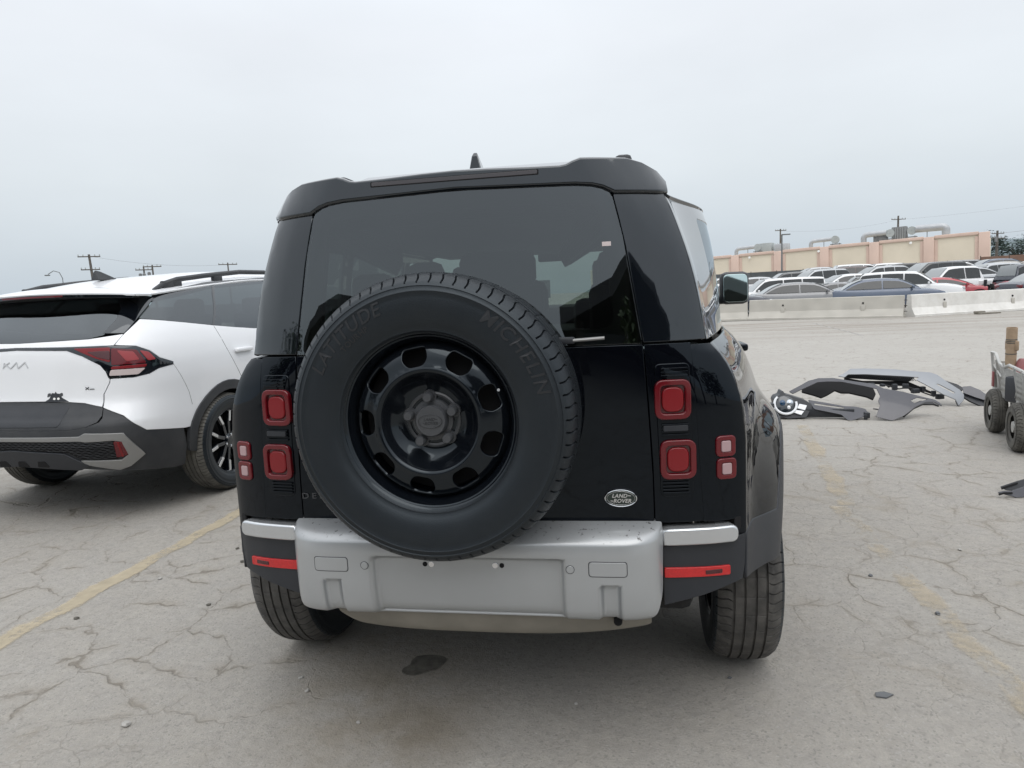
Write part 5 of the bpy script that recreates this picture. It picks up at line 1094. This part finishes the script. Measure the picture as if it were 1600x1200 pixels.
for (x, y, s, m, lab) in ((-1.311, .014, .020, 'stone', 'pale loose stone on the asphalt at lower left'), (-1.191, .835, .028, 'stone', 'pale loose stone beside the left rear tyre'), (-2.184, .765, .016, 'tar', 'dark loose stone on the left yellow line'), (-.815, .36, .012, 'stone', 'small pale stone on the asphalt behind the spare wheel'), (-2.086, 1.239, .014, 'stone', 'small pale stone left of the left rear tyre, near the yellow line'), (.831, .503, .010, 'chip', 'tiny dark chip of stone behind the right rear tyre'), (1.635, 1.488, .014, 'chip', 'small dark stone right of the right rear tyre'), (1.778, 1.087, .016, 'chip', 'dark stone beside the faded right stall line'), (-.747, .277, .012, 'stone', 'small pale stone at lower left of the tar patch'), (2.195, 1.854, .014, 'stone', 'pale stone far right of the right rear tyre'), (-.472, .106, .010, 'stone', 'tiny pale stone left below the tar patch'), (.274, .289, .009, 'stone', 'tiny pale stone right below the silver bumper'), (-1.75, 1.5, .016, 'tar', 'dark stone near the left rear corner, the nearer one'), (-1.9, 1.7, .014, 'tar', 'dark stone near the left rear corner, the farther one'), (-1.6, .95, .014, 'tar', 'dark stone between the left tyre and the yellow line')): pebble(x, y, s, m, lab)
k = MB().prism([(-.03, -.008), (.0, -.02), (.035, -.004), (.012, .016), (-.02, .014)], lambda a, b, d: (a, b, .001+d), .005).build('plastic_chip', 'chip', loc=(1.341, .437, 0), rot=(0, 0, .2)); tag(k, 'flat dark plastic chip on the asphalt at lower right', 'chip')
k = MB().rbox((0, 0, .03), (.9, .28, .06), .02).rbox((-.3, .05, .08), (.35, .2, .08), .03).build('debris_board', 'tan_plastic', loc=(13.1, 25.2, 0), rot=(0, 0, .4)); tag(k, 'flat piece of debris at the foot of the white barrier', 'debris')

# ------------------------------------------------------------------ cars parked behind the barriers
CAR_COL = dict(white=(.72, .73, .74), silver=(.42, .44, .46), grey=(.20, .205, .215), dark_grey=(.07, .075, .08), blue_grey=(.075, .10, .15), navy=(.018, .026, .045), black=(.012, .013, .015), maroon=(.05, .03, .032), red=(.36, .02, .035), sand=(.38, .36, .33))
for n_, c_ in CAR_COL.items(): mat('car_'+n_, c_, .25, coat=.5, metal=.2 if n_ not in ('white', 'red') else 0, dust=.10, dustcol=(.42, .40, .37))
mat('car_glass', (.012, .016, .018), .05, coat=.4, dust=.05); mat('screen_painted_sky', (.20, .22, .225), .06, coat=.5, dust=.1); mat('lamp_clear', (.5, .52, .54), .15, coat=.6); mat('car_rim', (.36, .37, .38), .35, metal=.6)  # front and rear screens: sky reflection put into a paler glass colour
T_BG = MB().lathe([(-.10, .21), (-.115, .26), (-.11, .32), (-.08, .345), (.08, .345), (.11, .32), (.115, .26), (.10, .21)], 'x', n=28).mesh('tyre', 'rubber')
T_RIM = None
KINDS = dict(
    sedan=dict(L=5.0, W=1.95, H=1.52, belt=1.02, hood=.98, trunk=1.06, g=(-1.95, -1.0, .45, 1.35), wheels=(-1.45, 1.55), post=(-.22,)),
    coupe=dict(L=4.8, W=1.95, H=1.43, belt=.98, hood=.94, trunk=1.04, g=(-2.1, -.75, .25, 1.3), wheels=(-1.4, 1.5), post=(-.35,)),
    hatch=dict(L=4.5, W=1.92, H=1.62, belt=1.04, hood=1.02, trunk=1.06, g=(-2.1, -1.55, .45, 1.35), wheels=(-1.35, 1.45), post=(-.75, .0)),
    suv=dict(L=5.0, W=2.02, H=1.86, belt=1.16, hood=1.14, trunk=1.16, g=(-2.4, -2.0, .35, 1.3), wheels=(-1.5, 1.55), post=(-1.15, -.15)),
    long_suv=dict(L=5.7, W=2.12, H=2.02, belt=1.26, hood=1.24, trunk=1.26, g=(-2.78, -2.6, .55, 1.45), wheels=(-1.75, 1.7), post=(-1.4, -.35)),
    van=dict(L=5.2, W=2.05, H=1.92, belt=1.14, hood=1.10, trunk=1.14, g=(-2.5, -2.25, .75, 1.85), wheels=(-1.6, 1.6), post=(-1.1, .1)),
    pickup=dict(L=6.1, W=2.15, H=2.0, belt=1.26, hood=1.24, trunk=1.24, g=(-.95, -.72, .95, 1.75), wheels=(-2.0, 1.85), post=(.1,)))
def bg_car(x, y, rz, kind, colour, label, crumple=0, wreck=False, drop=0):
    K = KINDS[kind]; L, W, H = K['L'], K['W']/2, K['H']; global T_RIM
    root = empty('parked_car' if kind != 'pickup' else 'pickup_truck', (x, y, ground_z(x, y)+drop), R(rz), label, 'pickup' if kind == 'pickup' else 'car', 'cars parked behind the concrete barriers')
    pm = 'car_'+colour; h2 = L/2; y0, y1, y2, y3 = K['g']; rg = random.Random(int(x*100+y))
    # lower body loft along y: (y, top z, half width, bottom z)
    st = [(-h2, .80, W*.72, .45), (-h2+.06, K['trunk']-.10, W*.86, .36), (-h2+.25, K['trunk']-.01, W*.95, .30), (y0, K['trunk'], W, .28), (y1, K['belt'], W, .26), (0, K['belt']-.01, W, .26), (y3-.1, K['hood']+.02, W, .26), (y3+.35, K['hood'], W*.99, .27), (h2-.45, K['hood']-.07, W*.96, .28), (h2-.15, K['hood']-.16, W*.88, .30), (h2-.03, K['hood']-.30, W*.76, .34), (h2, .66, W*.70, .42)]
    if wreck: st = st[:8]+[(y3+.55, K['hood']-.05, W*.97, .28)]
    mb = MB(); rings = []
    fine = []
    for a, b in zip(st, st[1:]):
        n = 3 if b[0]-a[0] > .3 else 1
        for i in range(n): t = i/n; fine.append(tuple(a[j]+(b[j]-a[j])*t for j in range(4)))
    fine.append(st[-1]); V = []; m = 15
    for (yy, zt, w, zb) in fine:
        j = (lambda: rg.uniform(-1, 1)*crumple if yy > y3 else 0); zt += abs(j())*.8
        sec = [(w*.55, zb), (w*.93, zb+.02), (w*.985, zb+.12), (w, zb+.42*(zt-zb)), (w*.985, zt-.10), (w*.93, zt-.025), (w*.6, zt+.012+j()*.4), (0, zt+.022+j()*.6)]
        ring = [(a, yy+j()*.3, b) for a, b in sec]+[(-a, yy+j()*.3, b) for a, b in reversed(sec[:-1])]; V += ring
    n = len(fine); F = [(i*m+q, i*m+(q+1) % m, (i+1)*m+(q+1) % m, (i+1)*m+q) for i in range(n-1) for q in range(m)]+[tuple(range(m-1, -1, -1)), tuple((n-1)*m+q for q in range(m))]
    mb.add(V, F).build('body', pm, root, smooth=40)
    # greenhouse
    zb = K['belt']-.02; wb = W*.93; wr = W*.72
    zr = smooth_tab([(y0, zb+.01), (y0+(y1-y0)*.55, zb+(H-zb)*.66), (y1, H-.035), ((y1+y2)/2, H), (y2, H-.05), (y2+(y3-y2)*.5, zb+(H-zb)*.56), (y3, zb+.01)])
    ys = [y0+(y3-y0)*i/26 for i in range(27)]; V = []
    for yy in ys:
        z = zr(yy); k = (z-zb)/(H-zb); w = wb+(wr-wb)*min(1, k); e = min(.07, max(.0, (z-zb)*.4))
        hs = [(wb-.0*k, zb-.05), (wb+(w-wb)*.5, zb+(z-e-zb)*.5), (w, z-e), (w*.93, z-e*.35), (w*.7, z), (0, z+.02*k)]; V += [(a, yy, b) for a, b in hs]+[(-a, yy, b) for a, b in reversed(hs[:-1])]
    m = 11; F = [(i*m+q, i*m+q+1, (i+1)*m+q+1, (i+1)*m+q) for i in range(26) for q in range(m-1)]
    MB().add(V, F).build('cabin', pm, root, smooth=45)
    def sidex(yy, z): k = (z-zb)/(H-zb); return wb+(wr-wb)*min(1, max(0, k))
    top = lambda yy: zr(yy)-.115
    cuts = [y0+.16]+list(K['post'])+[y3-.20]
    for a, b in zip(cuts, cuts[1:]):
        a2, b2 = a+.035, b-.035; seg = [(a2+(b2-a2)*i/6) for i in range(7)]; tp = [(yy, max(zb+.06, top(yy))) for yy in seg]
        ol = [(a2, zb+.045), (b2, zb+.045)]+list(reversed(tp))
        for s in (1, -1): panel('side_window', ol, lambda yy, z, s=s: (s*(sidex(yy, z)), yy, z), 'car_glass', root, step=.3, thick=.01, r=.004, off=.012, out=(s, 0, .2))
    def topz(yy, t): z = zr(yy); k = (z-zb)/(H-zb); w = (wb+(wr-wb)*min(1, k))*.90; return (t*w, yy, z+.018*k*(1-t*t)+.004)
    for nm, a, b, ou in (('windscreen', y2+.08, y3-.06, (0, .6, 1)), ('rear_screen', y0+.05, y1-.03, (0, -.6, 1))):
        q = [a+(b-a)*i/6 for i in range(7)]; panel(nm, [(yy, -1) for yy in q]+[(yy, 1) for yy in reversed(q)], lambda yy, t: topz(yy, t), 'screen_painted_sky', root, step=.4, thick=.01, r=.003, off=.012, out=ou)
    for s in (1, -1):
        MB().rbox((s*(W+.07), y3-.35, zb+.08), (.2, .1, .13), .03).build('wing_mirror', pm, root)
        MB().rbox((s*W*.72, -h2+.07, K['trunk']-.20), (W*.34, .10, .15), .03).build('tail_lamp', 'lamp_red', root)
        if not wreck: MB().rbox((s*W*.66, h2-.13, K['hood']-.24), (W*.36, .20, .11), .03).build('headlamp', 'lamp_clear', root)
        for yy in K['wheels']:
            if wreck and yy > 0 and s > 0: pass
            wl = empty('wheel'); wl.parent = root; wl.location = (s*(W-.12), yy, .345); wl.rotation_euler = (0, 0, 0 if s > 0 else math.pi); link('tyre', T_BG, wl)
            if T_RIM is None:
                rm = MB().lathe([(.09, .215), (.10, .20), (.06, .17), (.05, .0)], 'x', n=20)
                for q in range(7): a = q*.8976; rm.box((.085, .11*math.cos(a), .11*math.sin(a)), (.03, .16, .035), Matrix.Rotation(a, 3, 'X'))
                T_RIM = rm.mesh('rim', 'car_rim')
            link('rim', T_RIM, wl)
            MB().lathe([(.0, .40), (.022, .395), (.024, .36), (.0, .35)], 'x', n=24).build('wheel_arch', 'dark_void', root, loc=(s*(W-.012) if s > 0 else s*(W-.012), yy, .36))
    if not wreck: MB().rbox((0, h2-.05, .60), (W*.9, .12, .20), .03).build('front_grille', 'satin_black', root)
    MB().rbox((0, -h2+.03, .62), (.55, .05, .16), .01).build('number_plate', 'badge_grey', root)
    if kind == 'pickup':
        MB().box((0, (-h2+.12+y0-.12)/2, K['trunk']+.012), (W*1.5, (y0-.12)-(-h2+.12), .04)).build('bed', 'satin_black', root); MB().rbox((0, -h2+.03, 1.0), (W*1.55, .07, .55), .02).build('tailgate', pm, root)
    return root
bg_car(4.71, 33, -95, 'sedan', 'navy', 'dark sedan half hidden behind the wing mirror')
grey_wreck = bg_car(8.83, 34, -92, 'sedan', 'grey', 'grey sedan with crumpled bonnet behind the middle barrier', crumple=.07)
for k_, (yy, zz, ry) in enumerate(((1.75, 1.04, .25), (2.15, .98, -.35))): MB().rbox((.1, yy, zz), (1.5, .5, .03), .01, Matrix.Rotation(ry, 3, 'X') @ Matrix.Rotation(.12, 3, 'Y')).build('bent_bonnet', 'car_grey' if k_ == 0 else 'satin_black', grey_wreck)
bg_car(12.45, 33.5, -99, 'sedan', 'blue_grey', 'blue grey sedan behind the middle barrier, left of the white barrier')
bg_car(14.7, 36.8, -113, 'suv', 'white', 'large white SUV facing right behind the blue grey sedan', drop=-.02)
red = bg_car(16.9, 38.2, -104, 'coupe', 'red', 'red car with its front end torn off behind the white barrier', wreck=True)
bm_ = MB().rbox((0, 1.95, .62), (1.4, .5, .5), .08)
for i in range(14): bm_.rbox((random.uniform(-.75, .75), 1.6+random.uniform(0, .95), .55+random.uniform(0, .35)), (random.uniform(.1, .4), random.uniform(.1, .4), random.uniform(.08, .25)), .02, random.uniform(0, 3))
bm_.build('engine_bay', 'underbody', red); MB().rbox((.72, 1.75, .95), (.12, .55, .5), .03, Matrix.Rotation(.3, 3, 'Y')).build('bent_wing', 'car_white', red); MB().rbox((.79, 1.75, .98), (.06, .14, .48), .01, Matrix.Rotation(.3, 3, 'Y')).build('wing_stripe', 'satin_black', red)
MB().rbox((.1, 2.55, .95), (1.1, .7, .06), .03, Matrix.Rotation(.35, 3, 'X')).build('bent_bonnet', 'car_red', red); MB().rbox((-.2, 2.6, .45), (.22, .2, .3), .03).build('fluid_tank', 'lens_blue', red)
bg_car(19.6, 43, 101, 'pickup', 'white', 'white crew cab pickup with its tailgate towards the right', drop=-.05)
bg_car(22.6, 39, -84, 'van', 'navy', 'dark navy minivan behind the dark sedan at the right edge')
bg_car(20.4, 34.4, -80, 'sedan', 'navy', 'dark navy sedan with pale wheels at the right edge')
bg_car(8.88, 41, 94, 'long_suv', 'white', 'long white SUV with dark windows above the crumpled sedan', drop=-.2)
bg_car(12.1, 39.6, -82, 'coupe', 'grey', 'grey coupe between the crumpled sedan and the large white SUV')
bg_car(11.5, 45, -98, 'sedan', 'sand', 'pale sand coloured sedan behind the grey coupe', drop=.05)
bg_car(14.64, 47, 98, 'sedan', 'white', 'white sedan just left above the large white SUV', drop=.1)
bg_car(14.2, 53, 105, 'suv', 'silver', 'silver SUV in the back rows below the second pilaster', drop=-.1)
bg_car(17.0, 56, 85, 'hatch', 'maroon', 'dark maroon hatchback in the back row', drop=.1)
bg_car(19.4, 59, -95, 'suv', 'white', 'white SUV right of the maroon hatchback in the back row', drop=-.1)
bg_car(18.6, 53, 100, 'hatch', 'silver', 'silver hatchback left of the black SUV in the back row', drop=.15)
bg_car(21.1, 57, 95, 'suv', 'black', 'black SUV in the back row above the large white SUV', drop=-.15)
bg_car(20.8, 50, 103, 'suv', 'dark_grey', 'dark grey SUV with big windscreen above the white pickup', drop=.15)
bg_car(22.0, 48, 96, 'sedan', 'silver', 'silver sedan behind the white pickup', drop=.1)
bg_car(25.2, 56.5, -90, 'sedan', 'white', 'white sedan in the back row above the silver sedan', drop=.15)
bg_car(23.9, 49, 110, 'suv', 'silver', 'silver white SUV above the pickup bed', drop=-.1)
bg_car(28.0, 53, -92, 'suv', 'white', 'white SUV at the far right of the back row', drop=-.25)
bg_car(10.0, 51, -94, 'sedan', 'silver', 'silver sedan behind the long white SUV'); bg_car(12.6, 55, 94, 'suv', 'dark_grey', 'dark grey SUV below the grey post in the back row', drop=-.3)
bg_car(8.2, 57, 90, 'sedan', 'white', 'white sedan at the left end of the back row', drop=-.2)

bg_car(16.3, 61.5, 92, 'sedan', 'silver', 'silver sedan in the last row, left of the white SUV', drop=.1); bg_car(22.6, 61.5, -93, 'hatch', 'white', 'white hatchback in the last row, right of the black SUV', drop=.05)
bg_car(26.6, 61, 88, 'suv', 'grey', 'grey SUV in the last row near the warehouse corner', drop=-.25); bg_car(29.6, 59, -90, 'sedan', 'blue_grey', 'blue sedan in the last row below the brown fence', drop=.1)
bg_car(26.3, 52.5, 93, 'sedan', 'sand', 'sand coloured sedan between the silver SUV and the far white SUV', drop=.15); bg_car(15.6, 43.0, -97, 'hatch', 'dark_grey', 'dark grey hatchback tucked behind the large white SUV', drop=0)

# ------------------------------------------------------------------ the yard behind the photographer, mirrored in the paint and glass
mat('shed_wall', (.05, .055, .06), .8, var=.2, vscale=.5); mat('shed_roof', (.07, .072, .075), .6, var=.2, vscale=.4)
def shed(x, y, w, d, eave, ridge, label):
    s = empty('open_shed', (x, y, 0), 0, label, 'shed')
    MB().add([(-w/2-.5, d/2+.5, eave), (0, d/2+.5, ridge), (w/2+.5, d/2+.5, eave), (-w/2-.5, -d/2, eave), (0, -d/2, ridge), (w/2+.5, -d/2, eave), (-w/2-.5, d/2+.5, eave-.35), (0, d/2+.5, ridge-.35), (w/2+.5, d/2+.5, eave-.35), (-w/2-.5, -d/2, eave-.35), (0, -d/2, ridge-.35), (w/2+.5, -d/2, eave-.35)],
             [(0, 1, 4, 3), (1, 2, 5, 4), (6, 9, 10, 7), (7, 10, 11, 8), (0, 6, 7, 1), (1, 7, 8, 2), (3, 4, 10, 9), (4, 5, 11, 10), (0, 3, 9, 6), (2, 8, 11, 5)]).build('roof', 'shed_roof', s, smooth=0)
    for px in (-w/2, -w/4, 0, w/4, w/2):
        for py in (d/2, -d/2+.3): MB().box((px, py, (eave-.2)/2), (.22, .22, eave-.2)).build('post', 'iron', s, smooth=0)
    MB().box((0, -d/2+.2, eave/2), (w, .1, eave)).build('back_wall', 'shed_wall', s, smooth=0)
    MB().add([(-w/2, d/2, eave-.4), (w/2, d/2, eave-.4), (w/2, d/2, eave-1.6), (-w/2, d/2, eave-1.6)], [(0, 1, 2, 3)]).build('fascia', 'shed_wall', s, smooth=0)
    return s
shed(-7.5, -21, 13, 14, 2.9, 4.4, 'dark open shed behind the photographer, reflected left in the tailgate glass'); shed(4.6, -17, 9, 12, 3.2, 5.2, 'dark open shed behind the photographer, reflected right in the tailgate glass')
tree(2.4, -9.5, 3.0, 2.2, 'tree behind the photographer, reflected low in the tailgate glass', 11, 'leaf_near', 1200, .22); tree(13, -12, 3.8, 3.4, 'tree behind the photographer, reflected in the right pillar', 12, 'leaf_near', 1200, .22); tree(-16, -14, 4.2, 4.0, 'tree behind the photographer, reflected in the left pillar', 13, 'leaf_near', 1200, .24)
